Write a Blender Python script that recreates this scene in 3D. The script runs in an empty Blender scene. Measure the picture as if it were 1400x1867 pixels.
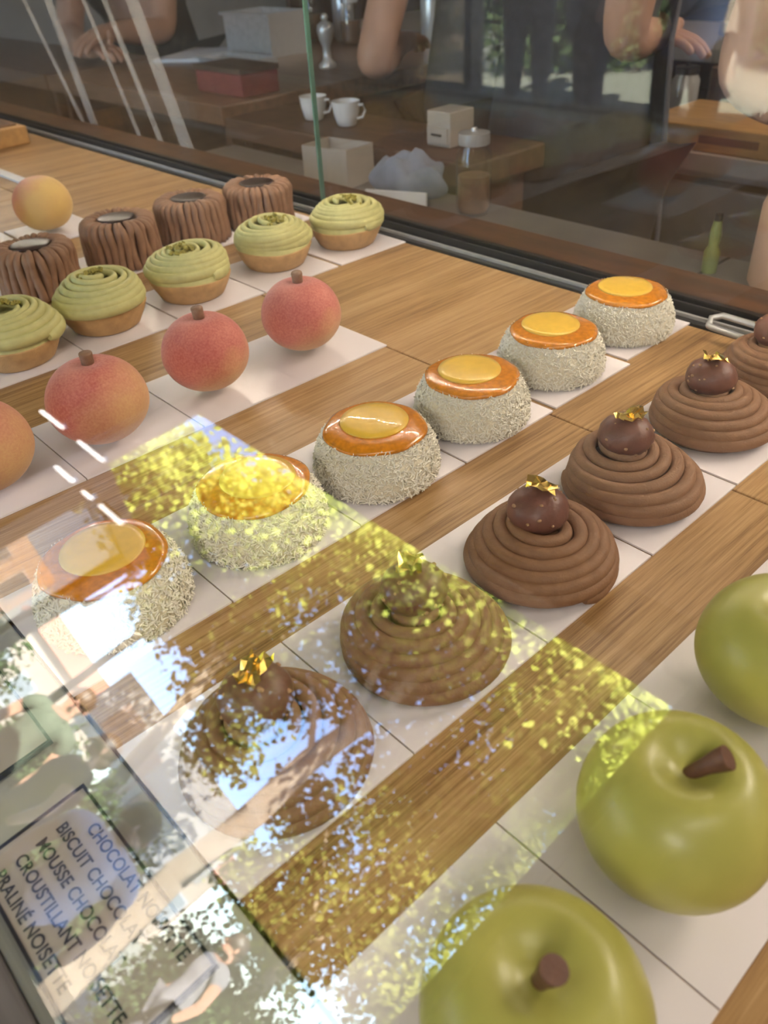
import bpy, bmesh, math, random
import numpy as np
from mathutils import Vector, Matrix
random.seed(7)
rng = np.random.default_rng(7)
SC = bpy.context.scene
COL = SC.collection
PI = math.pi
R = math.radians
S = 0.30            # metres per layout unit (layout measured in camera heights above the board)
Z0 = 0.95           # top of the bamboo boards

# ------------------------------------------------------------------ camera
def set_camera():
    yaw, pitch, roll, fpx = R(-49.2333), R(36.4153), R(-3.6388), 1467.91
    f = Vector((math.sin(yaw)*math.cos(pitch), math.cos(yaw)*math.cos(pitch), -math.sin(pitch)))
    r = f.cross(Vector((0, 0, 1))).normalized(); u = r.cross(f)
    c, s = math.cos(roll), math.sin(roll)
    r2 = c*r + s*u; u2 = -s*r + c*u
    cd = bpy.data.cameras.new('camera'); co = bpy.data.objects.new('camera', cd); COL.objects.link(co)
    m = Matrix((r2, u2, -f)).transposed().to_4x4(); m.translation = Vector((0, 0, Z0 + 0.30))
    co.matrix_world = m
    cd.sensor_fit = 'VERTICAL'; cd.sensor_height = 24.0; cd.lens = fpx/1867*24.0
    cd.clip_start = 0.01; cd.clip_end = 300
    cd.dof.use_dof = True; cd.dof.focus_distance = 0.50; cd.dof.aperture_fstop = (cd.lens/1000)/0.0024
    SC.camera = co
set_camera()

# ------------------------------------------------------------------ world, sun, exposure
SKY, SUN = 1.75, 175.0
w = bpy.data.worlds.new('sky'); SC.world = w; w.use_nodes = True
wn = w.node_tree.nodes; wn.clear()
sk = wn.new('ShaderNodeTexSky'); sk.sky_type = 'NISHITA'; sk.sun_disc = False
sk.sun_elevation = R(52); sk.sun_rotation = R(20); sk.air_density = 1.0; sk.dust_density = 0.3; sk.ozone_density = 2.0
bg = wn.new('ShaderNodeBackground'); bg.inputs[1].default_value = SKY
wo = wn.new('ShaderNodeOutputWorld')
mxs = wn.new('ShaderNodeMix'); mxs.data_type = 'RGBA'; mxs.blend_type = 'MULTIPLY'; mxs.inputs[0].default_value = 1.0; mxs.inputs[7].default_value = (0.86, 0.95, 1.12, 1)   # hazy summer blue
w.node_tree.links.new(sk.outputs[0], mxs.inputs[6]); w.node_tree.links.new(mxs.outputs[2], bg.inputs[0]); w.node_tree.links.new(bg.outputs[0], wo.inputs[0])
sl = bpy.data.lights.new('sun', 'SUN'); sl.energy = SUN; sl.angle = R(0.6); sl.color = (1.0, 0.94, 0.82)
so = bpy.data.objects.new('sun', sl); COL.objects.link(so)
so.rotation_euler = Vector((-0.45, -0.85, -0.85)).to_track_quat('-Z', 'Y').to_euler()   # high, from behind the shop

def area(name, loc, target, sx, sy, power, col):
    l = bpy.data.lights.new(name, 'AREA'); l.shape = 'RECTANGLE'; l.size = sx; l.size_y = sy; l.energy = power; l.color = col
    o = bpy.data.objects.new(name, l); COL.objects.link(o); o.location = loc
    o.rotation_euler = (Vector(target)-Vector(loc)).to_track_quat('-Z', 'Y').to_euler()
    return o
area('ceiling_light_glow', (0.7, 2.7, 2.68), (0.2, 2.6, 0), 1.6, 0.6, 62, (1.0, 0.84, 0.68))
area('ceiling_light_glow', (0.95, -0.35, 2.68), (0.95, -0.35, 0), 0.5, 1.4, 16, (1.0, 0.9, 0.8))  # added ambient light, unseen and kept clear of the front pane's reflection
area('wall_lamp_glow', (0.75, -1.70, 1.95), (-.35, .35, .98), 0.9, 0.5, 23, (1.0, 0.92, 0.84))  # added fill that brightens the cake sides facing the camera, out of view
vs = SC.view_settings
vs.view_transform = 'Standard'; vs.look = 'None'; vs.gamma = 1.0; vs.use_curve_mapping = False
vs.exposure = 0.0
SC.cycles.use_denoising = True
SC.cycles.transparent_max_bounces = 14
SC.cycles.max_bounces = 5
SC.cycles.diffuse_bounces = 2
SC.cycles.glossy_bounces = 3
SC.cycles.use_adaptive_sampling = True
SC.cycles.adaptive_threshold = 0.06
SC.cycles.sample_clamp_indirect = 6.0

# ------------------------------------------------------------------ materials
MATS = {}
def nt(name):
    m = bpy.data.materials.new(name); m.use_nodes = True
    n = m.node_tree.nodes; return m, n, m.node_tree.links, n['Principled BSDF']
def mat(name, col, rough=0.5, metal=0.0, var=0.12, scale=40.0, bump=0.0, bscale=200.0, stretch=(1, 1, 1), col2=None,
        coat=0.0, sss=0.0, ssscol=None, trans=0.0, emit=None, detail=4.0, ramp=(0.3, 0.7), alpha=None, spec=None):
    if name in MATS: return MATS[name]
    m, n, L, p = nt(name)
    tc = n.new('ShaderNodeTexCoord'); mp = n.new('ShaderNodeMapping'); mp.inputs['Scale'].default_value = stretch
    L.new(tc.outputs['Object'], mp.inputs['Vector'])
    nz = n.new('ShaderNodeTexNoise'); nz.inputs['Scale'].default_value = scale; nz.inputs['Detail'].default_value = detail
    L.new(mp.outputs[0], nz.inputs['Vector'])
    cr = n.new('ShaderNodeValToRGB'); L.new(nz.outputs['Fac'], cr.inputs['Fac'])
    c1 = tuple(max(0, c*(1-var)) for c in col); c2 = col2 or tuple(min(1, c*(1+var)) for c in col)
    cr.color_ramp.elements[0].position = ramp[0]; cr.color_ramp.elements[1].position = ramp[1]
    cr.color_ramp.elements[0].color = (*c1, 1); cr.color_ramp.elements[1].color = (*c2, 1)
    L.new(cr.outputs[0], p.inputs['Base Color'])
    p.inputs['Roughness'].default_value = rough; p.inputs['Metallic'].default_value = metal
    p.inputs['Coat Weight'].default_value = coat; p.inputs['Coat Roughness'].default_value = 0.02
    if spec is not None: p.inputs['Specular IOR Level'].default_value = spec
    if sss:
        p.inputs['Subsurface Weight'].default_value = sss; p.inputs['Subsurface Radius'].default_value = (1.0, 0.5, 0.25); p.inputs['Subsurface Scale'].default_value = 0.006
    p.inputs['Transmission Weight'].default_value = trans
    if alpha is not None: p.inputs['Alpha'].default_value = alpha
    if emit: p.inputs['Emission Color'].default_value = (*emit[0], 1); p.inputs['Emission Strength'].default_value = emit[1]
    if bump:
        b = n.new('ShaderNodeBump'); b.inputs['Strength'].default_value = bump; b.inputs['Distance'].default_value = 0.002
        n2 = n.new('ShaderNodeTexNoise'); n2.inputs['Scale'].default_value = bscale; n2.inputs['Detail'].default_value = 3
        L.new(mp.outputs[0], n2.inputs['Vector']); L.new(n2.outputs['Fac'], b.inputs['Height']); L.new(b.outputs[0], p.inputs['Normal'])
    MATS[name] = m; return m

def glass_mat(name, tint=(1, 1, 1), r0=0.04, gain=1.0):
    """a pane face: light goes straight through, a Schlick share of it is mirrored"""
    m = bpy.data.materials.new(name); m.use_nodes = True; n = m.node_tree.nodes; L = m.node_tree.links; n.clear()
    out = n.new('ShaderNodeOutputMaterial'); mx = n.new('ShaderNodeMixShader'); tr = n.new('ShaderNodeBsdfTransparent'); gl = n.new('ShaderNodeBsdfGlossy')
    tr.inputs[0].default_value = (*tint, 1); gl.inputs['Roughness'].default_value = 0.0; gl.inputs['Color'].default_value = (1, 1, 1, 1)
    lw = n.new('ShaderNodeLayerWeight'); lw.inputs['Blend'].default_value = 0.5
    pw = n.new('ShaderNodeMath'); pw.operation = 'POWER'; pw.inputs[1].default_value = 5.0
    L.new(lw.outputs['Facing'], pw.inputs[0])
    ma = n.new('ShaderNodeMath'); ma.operation = 'MULTIPLY_ADD'; ma.inputs[1].default_value = 1-r0; ma.inputs[2].default_value = r0; ma.use_clamp = True
    L.new(pw.outputs[0], ma.inputs[0]); L.new(ma.outputs[0], mx.inputs['Fac'])
    L.new(tr.outputs[0], mx.inputs[1]); L.new(gl.outputs[0], mx.inputs[2]); L.new(mx.outputs[0], out.inputs['Surface'])
    return m

def bamboo():
    m, n, L, p = nt('bamboo_board')
    tc = n.new('ShaderNodeTexCoord')
    def noise(sc, det, rough=0.55):
        mp = n.new('ShaderNodeMapping'); mp.inputs['Scale'].default_value = sc; L.new(tc.outputs['Object'], mp.inputs['Vector'])
        z = n.new('ShaderNodeTexNoise'); z.inputs['Scale'].default_value = 1.0; z.inputs['Detail'].default_value = det; z.inputs['Roughness'].default_value = rough
        L.new(mp.outputs[0], z.inputs['Vector']); return z.outputs['Fac']
    a = noise((420, 9, 60), 3); b = noise((45, 1.6, 10), 2); c = noise((1500, 40, 200), 2)
    def mixv(x, y, f):
        q = n.new('ShaderNodeMix'); q.data_type = 'FLOAT'; q.inputs[0].default_value = f; L.new(x, q.inputs[2]); L.new(y, q.inputs[3]); return q.outputs[0]
    v = mixv(mixv(a, b, 0.45), c, 0.22)
    cr = n.new('ShaderNodeValToRGB'); L.new(v, cr.inputs['Fac'])
    e = cr.color_ramp.elements; e[0].position = 0.37; e[0].color = (0.21, 0.105, 0.038, 1); e[1].position = 0.61; e[1].color = (0.56, 0.355, 0.170, 1)
    k = e.new(0.49); k.color = (0.42, 0.245, 0.100, 1)
    L.new(cr.outputs[0], p.inputs['Base Color']); p.inputs['Roughness'].default_value = 0.38; p.inputs['Specular IOR Level'].default_value = 0.4
    bp = n.new('ShaderNodeBump'); bp.inputs['Strength'].default_value = 0.15; bp.inputs['Distance'].default_value = 0.0005
    L.new(a, bp.inputs['Height']); L.new(bp.outputs[0], p.inputs['Normal'])
    return m

def peach_mat(name, red1, red2, yellow, axis, lo, hi):
    """blush colour that runs from pink on one side to yellow on the other, speckled"""
    m, n, L, p = nt(name)
    tc = n.new('ShaderNodeTexCoord')
    d = n.new('ShaderNodeVectorMath'); d.operation = 'DOT_PRODUCT'; d.inputs[1].default_value = axis; L.new(tc.outputs['Object'], d.inputs[0])
    z = n.new('ShaderNodeTexNoise'); z.inputs['Scale'].default_value = 55; z.inputs['Detail'].default_value = 5; L.new(tc.outputs['Object'], z.inputs['Vector'])
    ad = n.new('ShaderNodeMath'); ad.operation = 'MULTIPLY_ADD'; ad.inputs[1].default_value = 0.030; L.new(z.outputs['Fac'], ad.inputs[0]); L.new(d.outputs['Value'], ad.inputs[2])
    mr = n.new('ShaderNodeMapRange'); mr.inputs[1].default_value = lo; mr.inputs[2].default_value = hi; L.new(ad.outputs[0], mr.inputs[0])
    s = n.new('ShaderNodeTexNoise'); s.inputs['Scale'].default_value = 620; s.inputs['Detail'].default_value = 3; L.new(tc.outputs['Object'], s.inputs['Vector'])
    sr = n.new('ShaderNodeValToRGB'); sr.color_ramp.elements[0].position = 0.40; sr.color_ramp.elements[1].position = 0.64
    z2 = n.new('ShaderNodeTexNoise'); z2.inputs['Scale'].default_value = 34; z2.inputs['Detail'].default_value = 3; L.new(tc.outputs['Object'], z2.inputs['Vector'])
    mf = n.new('ShaderNodeMix'); mf.data_type = 'FLOAT'; mf.inputs[0].default_value = 0.5; L.new(s.outputs['Fac'], mf.inputs[2]); L.new(z2.outputs['Fac'], mf.inputs[3]); L.new(mf.outputs[0], sr.inputs['Fac'])
    mx = n.new('ShaderNodeMix'); mx.data_type = 'RGBA'; mx.inputs[6].default_value = (*red1, 1); mx.inputs[7].default_value = (*red2, 1); L.new(sr.outputs[0], mx.inputs[0])
    sp = n.new('ShaderNodeMix'); sp.data_type = 'RGBA'; sp.inputs[6].default_value = (*yellow, 1); sp.inputs[7].default_value = tuple(yellow[i]*0.75+red2[i]*0.25 for i in range(3))+(1,)
    L.new(sr.outputs[0], sp.inputs[0])
    fm = n.new('ShaderNodeMix'); fm.data_type = 'RGBA'; L.new(mr.outputs[0], fm.inputs[0]); L.new(mx.outputs[2], fm.inputs[6]); L.new(sp.outputs[2], fm.inputs[7])
    L.new(fm.outputs[2], p.inputs['Base Color']); p.inputs['Roughness'].default_value = 0.75
    p.inputs['Sheen Weight'].default_value = 0.25
    b = n.new('ShaderNodeBump'); b.inputs['Strength'].default_value = 0.25; b.inputs['Distance'].default_value = 0.0006; L.new(s.outputs['Fac'], b.inputs['Height']); L.new(b.outputs[0], p.inputs['Normal'])
    return m

def leaf_mat(name, c1, c2):
    m = bpy.data.materials.new(name); m.use_nodes = True; n = m.node_tree.nodes; L = m.node_tree.links; n.clear()
    out = n.new('ShaderNodeOutputMaterial'); df = n.new('ShaderNodeBsdfDiffuse'); tl = n.new('ShaderNodeBsdfTranslucent'); mx = n.new('ShaderNodeMixShader'); mx.inputs[0].default_value = 0.55
    tc = n.new('ShaderNodeTexCoord'); z = n.new('ShaderNodeTexNoise'); z.inputs['Scale'].default_value = 2.2; z.inputs['Detail'].default_value = 6; L.new(tc.outputs['Object'], z.inputs['Vector'])
    cr = n.new('ShaderNodeValToRGB'); cr.color_ramp.elements[0].position = 0.36; cr.color_ramp.elements[1].position = 0.64
    cr.color_ramp.elements[0].color = (*c1, 1); cr.color_ramp.elements[1].color = (*c2, 1); L.new(z.outputs['Fac'], cr.inputs['Fac'])
    L.new(cr.outputs[0], df.inputs[0]); L.new(cr.outputs[0], tl.inputs[0])
    L.new(df.outputs[0], mx.inputs[1]); L.new(tl.outputs[0], mx.inputs[2]); L.new(mx.outputs[0], out.inputs['Surface'])
    return m

def film_mat(name, col, a):
    m = bpy.data.materials.new(name); m.use_nodes = True; n = m.node_tree.nodes; L = m.node_tree.links; n.clear()
    out = n.new('ShaderNodeOutputMaterial'); tr = n.new('ShaderNodeBsdfTransparent'); df = n.new('ShaderNodeBsdfDiffuse'); mx = n.new('ShaderNodeMixShader')
    z = n.new('ShaderNodeTexNoise'); z.inputs['Scale'].default_value = 9; tc = n.new('ShaderNodeTexCoord'); L.new(tc.outputs['Object'], z.inputs['Vector'])
    mu = n.new('ShaderNodeMath'); mu.operation = 'MULTIPLY'; mu.inputs[1].default_value = a*2; L.new(z.outputs['Fac'], mu.inputs[0])
    df.inputs[0].default_value = (*col, 1); L.new(mu.outputs[0], mx.inputs[0]); L.new(tr.outputs[0], mx.inputs[1]); L.new(df.outputs[0], mx.inputs[2]); L.new(mx.outputs[0], out.inputs['Surface'])
    return m

M_BAM = bamboo()
M_PANE = glass_mat('clear_pane', (0.985, 0.99, 0.985), 0.052)
M_BPANE = glass_mat('back_pane', (0.96, 0.965, 0.96), 0.038)
M_EDGE = mat('pane_edge_green', (0.10, 0.22, 0.17), 0.15, var=0.1)
M_JAR = glass_mat('jar_glass', (0.93, 0.95, 0.94), 0.06)
M_DOORG = glass_mat('darkened_door_glass', (0.5, 0.42, 0.36), 0.05)  # brown tint stands in for dark reflections in the door
M_CARD = mat('white_card', (0.90, 0.84, 0.865), 0.28, var=0.015, scale=300)
M_CARDEDGE = mat('card_core', (0.62, 0.55, 0.5), 0.7, var=0.03)
M_CHO = mat('chocolate_cream', (0.265, 0.135, 0.068), 0.62, var=0.10, scale=180, bump=0.25, bscale=900)
M_CHO2 = mat('milk_chocolate_cream', (0.33, 0.18, 0.105), 0.6, var=0.12, scale=160, bump=0.2, bscale=800)
M_BALL = mat('chocolate_shell', (0.17, 0.068, 0.046), 0.42, var=0.15, scale=220, bump=0.15, bscale=500)
M_NUT = mat('hazelnut_bits', (0.42, 0.235, 0.12), 0.5, var=0.25, scale=400)
M_GOLD = mat('gold_leaf', (0.95, 0.66, 0.18), 0.22, metal=1.0, var=0.1, scale=300)
M_DARKC = mat('dark_chocolate_pool', (0.045, 0.024, 0.016), 0.32, var=0.1, coat=0.08)
M_PIS = mat('pistachio_cream', (0.62, 0.59, 0.25), 0.58, var=0.08, scale=150, bump=0.2, bscale=800)
M_PISBIT = mat('pistachio_bits', (0.30, 0.29, 0.035), 0.55, var=0.4, scale=700, col2=(0.52, 0.42, 0.08))
M_TART = mat('baked_tart_shell', (0.62, 0.38, 0.165), 0.62, var=0.14, scale=110, bump=0.35, bscale=900)
M_COCO = mat('coconut_sponge', (0.93, 0.85, 0.66), 0.75, var=0.08, scale=300, bump=0.5, bscale=900)
M_FLAKE = mat('coconut_flakes', (0.96, 0.905, 0.77), 0.6, var=0.06, scale=500)
M_GLAZE = mat('orange_glaze', (0.66, 0.235, 0.012), 0.22, var=0.22, scale=260, coat=0.55, bump=0.06, bscale=420)
M_YOLK = mat('mango_disc', (0.85, 0.53, 0.06), 0.34, var=0.06, scale=200, coat=0.45)
M_APPLE = mat('green_apple_glaze', (0.44, 0.43, 0.095), 0.36, var=0.10, scale=24, coat=0.08, col2=(0.54, 0.51, 0.13))
M_STEM = mat('chocolate_stem', (0.135, 0.058, 0.036), 0.5, var=0.2, scale=300, bump=0.3)
M_STEM2 = mat('milk_chocolate_stem', (0.27, 0.15, 0.09), 0.5, var=0.15, scale=300, bump=0.2)
M_PEACH = peach_mat('pink_peach_skin', (0.72, 0.25, 0.19), (0.55, 0.12, 0.10), (0.80, 0.50, 0.21), (0.35, 0.40, -1.0), 0.016, 0.046)
M_PEACHB = peach_mat('pink_peach_skin_paler', (0.72, 0.26, 0.19), (0.55, 0.12, 0.10), (0.78, 0.48, 0.21), (0.66, 0.62, -0.55), 0.008, 0.046)
M_YPEACH = peach_mat('yellow_peach_skin', (0.78, 0.33, 0.20), (0.70, 0.24, 0.16), (0.86, 0.60, 0.20), (0.60, 0.60, -0.55), -0.014, 0.010)
M_BLACK = mat('black_metal', (0.018, 0.017, 0.018), 0.35, var=0.2)
M_STEEL = mat('brushed_steel', (0.60, 0.60, 0.60), 0.32, metal=0.55, var=0.12, scale=60, stretch=(1, 20, 1))
M_GREYSTEEL = mat('worktop_steel', (0.36, 0.34, 0.32), 0.45, metal=0.6, var=0.15, scale=8)
M_DWOOD = mat('dark_stained_wood', (0.135, 0.058, 0.026), 0.4, var=0.35, scale=6, stretch=(1.5, 9, 9), bump=0.1, bscale=40)
M_DWOODX = mat('dark_shelf_wood', (0.10, 0.05, 0.028), 0.5, var=0.3, scale=5, stretch=(2, 9, 9))
M_COUNTER = mat('brown_counter_wood', (0.21, 0.115, 0.065), 0.35, var=0.3, scale=5, stretch=(2, 12, 12))
M_LWOOD = mat('honey_wood', (0.52, 0.29, 0.10), 0.42, var=0.2, scale=7, stretch=(2, 14, 10))
M_LEDGE = mat('pale_sage_ledge', (0.44, 0.45, 0.385), 0.35, var=0.06, scale=30)
M_RAIL = mat('grey_front_rail', (0.16, 0.145, 0.145), 0.5, var=0.3, scale=14, stretch=(1, 8, 8))
M_WALL = mat('warm_plaster', (0.40, 0.34, 0.29), 0.8, var=0.07, scale=6, bump=0.1, bscale=80)
M_WALLD = mat('brown_panel_wall', (0.20, 0.125, 0.08), 0.6, var=0.2, scale=5, stretch=(6, 6, 1))
M_CEIL = mat('shop_ceiling', (0.42, 0.37, 0.33), 0.85, var=0.05, scale=4)
M_FLOOR = mat('shop_floor', (0.20, 0.15, 0.115), 0.45, var=0.2, scale=5)
M_PAVE = mat('street_paving', (0.155, 0.165, 0.135), 0.8, var=0.18, scale=2.0)
M_WHITE = mat('white_plastic', (0.78, 0.77, 0.76), 0.4, var=0.03)
M_PAPER = mat('white_paper', (0.82, 0.81, 0.84), 0.6, var=0.03)
M_BARK = mat('tree_bark', (0.30, 0.24, 0.18), 0.85, var=0.35, scale=8, bump=0.6, bscale=18, col2=(0.48, 0.40, 0.32))
M_LEAFY = leaf_mat('sunlit_leaf', (0.22, 0.27, 0.04), (0.56, 0.61, 0.14))  # sunlit part of the canopies put into the leaf colour
M_LEAFG = leaf_mat('shaded_leaf', (0.08, 0.10, 0.022), (0.28, 0.30, 0.07))  # backlit, shaded foliage put into a darker leaf colour
M_HEDGE = leaf_mat('hedge_leaf', (0.035, 0.06, 0.028), (0.08, 0.12, 0.055))
M_SKIN = mat('skin', (0.55, 0.31, 0.21), 0.5, var=0.08, scale=20)
M_SKIN2 = mat('fair_skin', (0.66, 0.42, 0.31), 0.5, var=0.08, scale=20)
M_HAIR = mat('dark_hair', (0.03, 0.02, 0.015), 0.5, var=0.3, scale=60)
M_EYE = mat('eye', (0.05, 0.03, 0.02), 0.2)
M_LIP = mat('lips', (0.42, 0.16, 0.13), 0.5)
M_TEE = mat('charcoal_cotton', (0.045, 0.045, 0.055), 0.85, var=0.2, scale=60, bump=0.2)
M_TEEB = mat('black_cotton', (0.022, 0.018, 0.018), 0.85, var=0.2, scale=60, bump=0.2)
M_APRON = mat('grey_apron', (0.10, 0.10, 0.115), 0.85, var=0.15, scale=60, bump=0.2)
M_LAV = mat('lavender_white_shirt', (0.72, 0.72, 0.82), 0.8, var=0.05)
M_REDC = mat('maroon_cloth', (0.22, 0.045, 0.04), 0.8, var=0.2)
M_GREENTOP = mat('green_cotton', (0.03, 0.045, 0.028), 0.85, var=0.15, scale=60)
M_SIGN = mat('taupe_sign_board', (0.40, 0.355, 0.31), 0.4, var=0.04, scale=30)
M_INK = mat('dark_ink', (0.03, 0.028, 0.03), 0.6)
M_FRAME = mat('dark_brown_door_frame', (0.085, 0.045, 0.03), 0.35, var=0.2, scale=9)
M_STONE = mat('pale_building_stone', (0.34, 0.29, 0.24), 0.8, var=0.08, scale=1.0)
M_ROOF = mat('terracotta_roof', (0.42, 0.20, 0.13), 0.8, var=0.2, scale=2)
M_PANEWIN = mat('dark_window_pane', (0.10, 0.12, 0.14), 0.1)
M_LAMPW = mat('lamp_tube', (0.9, 0.9, 0.9), 0.4, emit=((1.0, 0.97, 0.93), 9.0))
M_LED = mat('led_chip', (0.95, 0.93, 0.85), 0.4, emit=((1.0, 0.86, 0.68), 560.0))
M_FILM = film_mat('streak_film', (0.72, 0.64, 0.58), 0.30)  # pale tone for strips that imitate streaks reflected in the glass

# ------------------------------------------------------------------ mesh helpers
class MB:
    def __init__(s): s.v = []; s.f = []
    def add(s, vs, fs):
        o = len(s.v); s.v += [tuple(map(float, q)) for q in vs]; s.f += [tuple(i+o for i in f) for f in fs]; return s
    def box(s, x0, x1, y0, y1, z0, z1):
        return s.add([(x0, y0, z0), (x1, y0, z0), (x1, y1, z0), (x0, y1, z0), (x0, y0, z1), (x1, y0, z1), (x1, y1, z1), (x0, y1, z1)],
                     [(3, 2, 1, 0), (4, 5, 6, 7), (0, 1, 5, 4), (1, 2, 6, 5), (2, 3, 7, 6), (3, 0, 4, 7)])
    def lathe(s, prof, n=40, cx=0, cy=0, z=0, fn=None):
        vs = []; fs = []; k = len(prof)
        for i in range(n):
            a = 2*PI*i/n
            for (r, h) in prof:
                q = (cx+r*math.cos(a), cy+r*math.sin(a), z+h); vs.append(fn(q, a) if fn else q)
        for i in range(n):
            j = (i+1) % n
            for t in range(k-1):
                fs.append((i*k+t, j*k+t, j*k+t+1, i*k+t+1))
        if prof[0][0] > 1e-6: fs.append(tuple(i*k for i in reversed(range(n))))
        if prof[-1][0] > 1e-6: fs.append(tuple(i*k+k-1 for i in range(n)))
        return s.add(vs, fs)
    def tube(s, pts, rad, n=8, asp=1.0, up=(0, 0, 1)):
        """sweep along pts; rad a number or a list; asp flattens the section sideways"""
        pts = [Vector(p) for p in pts]; m = len(pts)
        rad = [rad]*m if not hasattr(rad, '__len__') else rad
        vs = []; fs = []; upv = Vector(up)
        for i, p in enumerate(pts):
            t = (pts[min(i+1, m-1)]-pts[max(i-1, 0)]).normalized()
            a = t.cross(upv)
            if a.length < 1e-3: a = t.cross(Vector((1, 0, 0)))
            a.normalize(); b = a.cross(t)
            for j in range(n):
                g = 2*PI*j/n; vs.append(p+a*(math.cos(g)*rad[i]*asp)+b*(math.sin(g)*rad[i]))
        for i in range(m-1):
            for j in range(n):
                k = (j+1) % n; fs.append((i*n+j, i*n+k, (i+1)*n+k, (i+1)*n+j))
        fs.append(tuple(reversed(range(n)))); fs.append(tuple((m-1)*n+j for j in range(n)))
        return s.add(vs, fs)
    def ball(s, c, r, nu=14, nv=9):
        vs = []; fs = []
        rx, ry, rz = (r, r, r) if not hasattr(r, '__len__') else r
        for i in range(1, nv):
            th = PI*i/nv
            for j in range(nu):
                ph = 2*PI*j/nu; vs.append((c[0]+rx*math.sin(th)*math.cos(ph), c[1]+ry*math.sin(th)*math.sin(ph), c[2]+rz*math.cos(th)))
        vs.append((c[0], c[1], c[2]+rz)); vs.append((c[0], c[1], c[2]-rz)); t, b = len(vs)-2, len(vs)-1
        for i in range(nv-2):
            for j in range(nu):
                k = (j+1) % nu; fs.append((i*nu+j, (i+1)*nu+j, (i+1)*nu+k, i*nu+k))
        for j in range(nu):
            k = (j+1) % nu; fs.append((t, j, k)); fs.append((b, (nv-2)*nu+k, (nv-2)*nu+j))
        return s.add(vs, fs)
    def mesh(s, name, m, smooth=True):
        me = bpy.data.meshes.new(name); me.from_pydata(s.v, [], s.f); me.materials.append(m)
        if smooth: me.polygons.foreach_set('use_smooth', [True]*len(me.polygons))
        me.update(); return me
    def build(s, name, m, parent=None, smooth=False, loc=(0, 0, 0), bevel=0.0, rot=None):
        o = link(name, s.mesh(name, m, smooth), parent, loc, rot)
        if bevel:
            b = o.modifiers.new('bevel', 'BEVEL'); b.width = bevel; b.segments = 2; b.limit_method = 'ANGLE'
        if smooth:
            try: o.data.set_sharp_from_angle(angle=R(50))
            except Exception: pass
        return o
def link(name, me, parent=None, loc=(0, 0, 0), rot=None):
    o = bpy.data.objects.new(name, me); COL.objects.link(o); o.location = loc
    if rot: o.rotation_euler = rot
    if parent: o.parent = parent
    return o
def thing(name, label, cat, loc=(0, 0, 0), rz=0, group=None):
    o = bpy.data.objects.new(name, None); COL.objects.link(o); o.location = loc; o.rotation_euler = (0, 0, rz); o.empty_display_size = 0.02
    return tag(o, label, cat, group)
def tag(o, label=None, cat=None, group=None, kind=None):
    if label: o['label'] = label
    if cat: o['category'] = cat
    if group: o['group'] = group
    if kind: o['kind'] = kind
    return o
def struct(name, mb, m, label=None, parent=None, smooth=False):
    o = mb.build(name, m, parent, smooth)
    if not parent: o['kind'] = 'structure'; o['label'] = label or name
    return o
def copy_thing(root, loc, rz, label):
    r = root.copy(); COL.objects.link(r); r.location = loc; r.rotation_euler = (0, 0, rz); r['label'] = label
    for ch in root.children:
        c = ch.copy(); COL.objects.link(c); c.parent = r
        for g in ch.children:
            d = g.copy(); COL.objects.link(d); d.parent = c
    return r
ORD = ['first', 'second', 'third', 'fourth', 'fifth', 'sixth']

# ------------------------------------------------------------------ room shell
XL, XR, YB, YF = -6.0, 3.0, 6.0, -1.80
struct('floor', MB().box(XL, XR, YF, YB, -0.1, 0), M_FLOOR, 'brown shop floor')
struct('ceiling', MB().box(XL-.2, XR+.2, YF-.12, YB+.2, 2.75, 2.9), M_CEIL, 'pale shop ceiling')
struct('wall_left', MB().box(XL-.15, XL, YF-.12, YB, 0, 2.75), M_WALL, 'warm plaster wall on the left')
struct('wall_right', MB().box(XR, XR+.15, YF-.12, YB, 0, 2.75), M_WALL, 'warm plaster wall on the right')
struct('wall_back', MB().box(XL, XR, YB, YB+.15, 0, 2.75), M_WALL, 'warm plaster wall behind the kitchen')
DX0, DX1, DZ = -3.42, -0.63, 2.50
struct('wall_front', MB().box(XL, DX0, YF-.12, YF, 0, 2.75).box(DX1, XR, YF-.12, YF, 0, 2.75).box(DX0, DX1, YF-.12, YF, DZ, 2.75), M_WALLD, 'brown panelled shop front around the wide doorway')
tr = struct('trim_1', MB().box(DX0-.05, DX0, YF, YF+.02, 0, DZ+.05).box(DX1, DX1+.05, YF, YF+.02, 0, DZ+.05).box(DX0, DX1, YF, YF+.02, DZ, DZ+.05), M_FRAME, 'dark brown trim around the doorway')
# door leaf, opened outward at the left jamb
do = thing('door_1', 'dark brown framed glass door standing open at the left of the doorway', 'door', (DX0, YF-.12, 0)); do['kind'] = 'structure'
MB().box(-.03, .03, -.10, 0, 0.02, 1.96).build('door_stile', M_FRAME, do)
MB().box(-.03, .03, -.62, -.52, 0.02, 1.96).build('door_stile', M_FRAME, do)
MB().box(-.03, .03, -.52, -.10, 1.84, 1.96).build('door_rail', M_FRAME, do)
MB().box(-.03, .03, -.52, -.10, 0.02, 0.25).build('door_rail', M_FRAME, do)
MB().box(-.004, .004, -.52, -.10, 0.25, 1.84).build('door_pane', M_DOORG, do)
MB().tube([(.03, -.60, 1.55), (.09, -.60, 1.55), (.10, -.60, 1.60), (.10, -.60, 1.80), (.09, -.60, 1.85), (.03, -.60, 1.85)], 0.018, 10).build('door_handle', M_STEEL, do, True)
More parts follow.
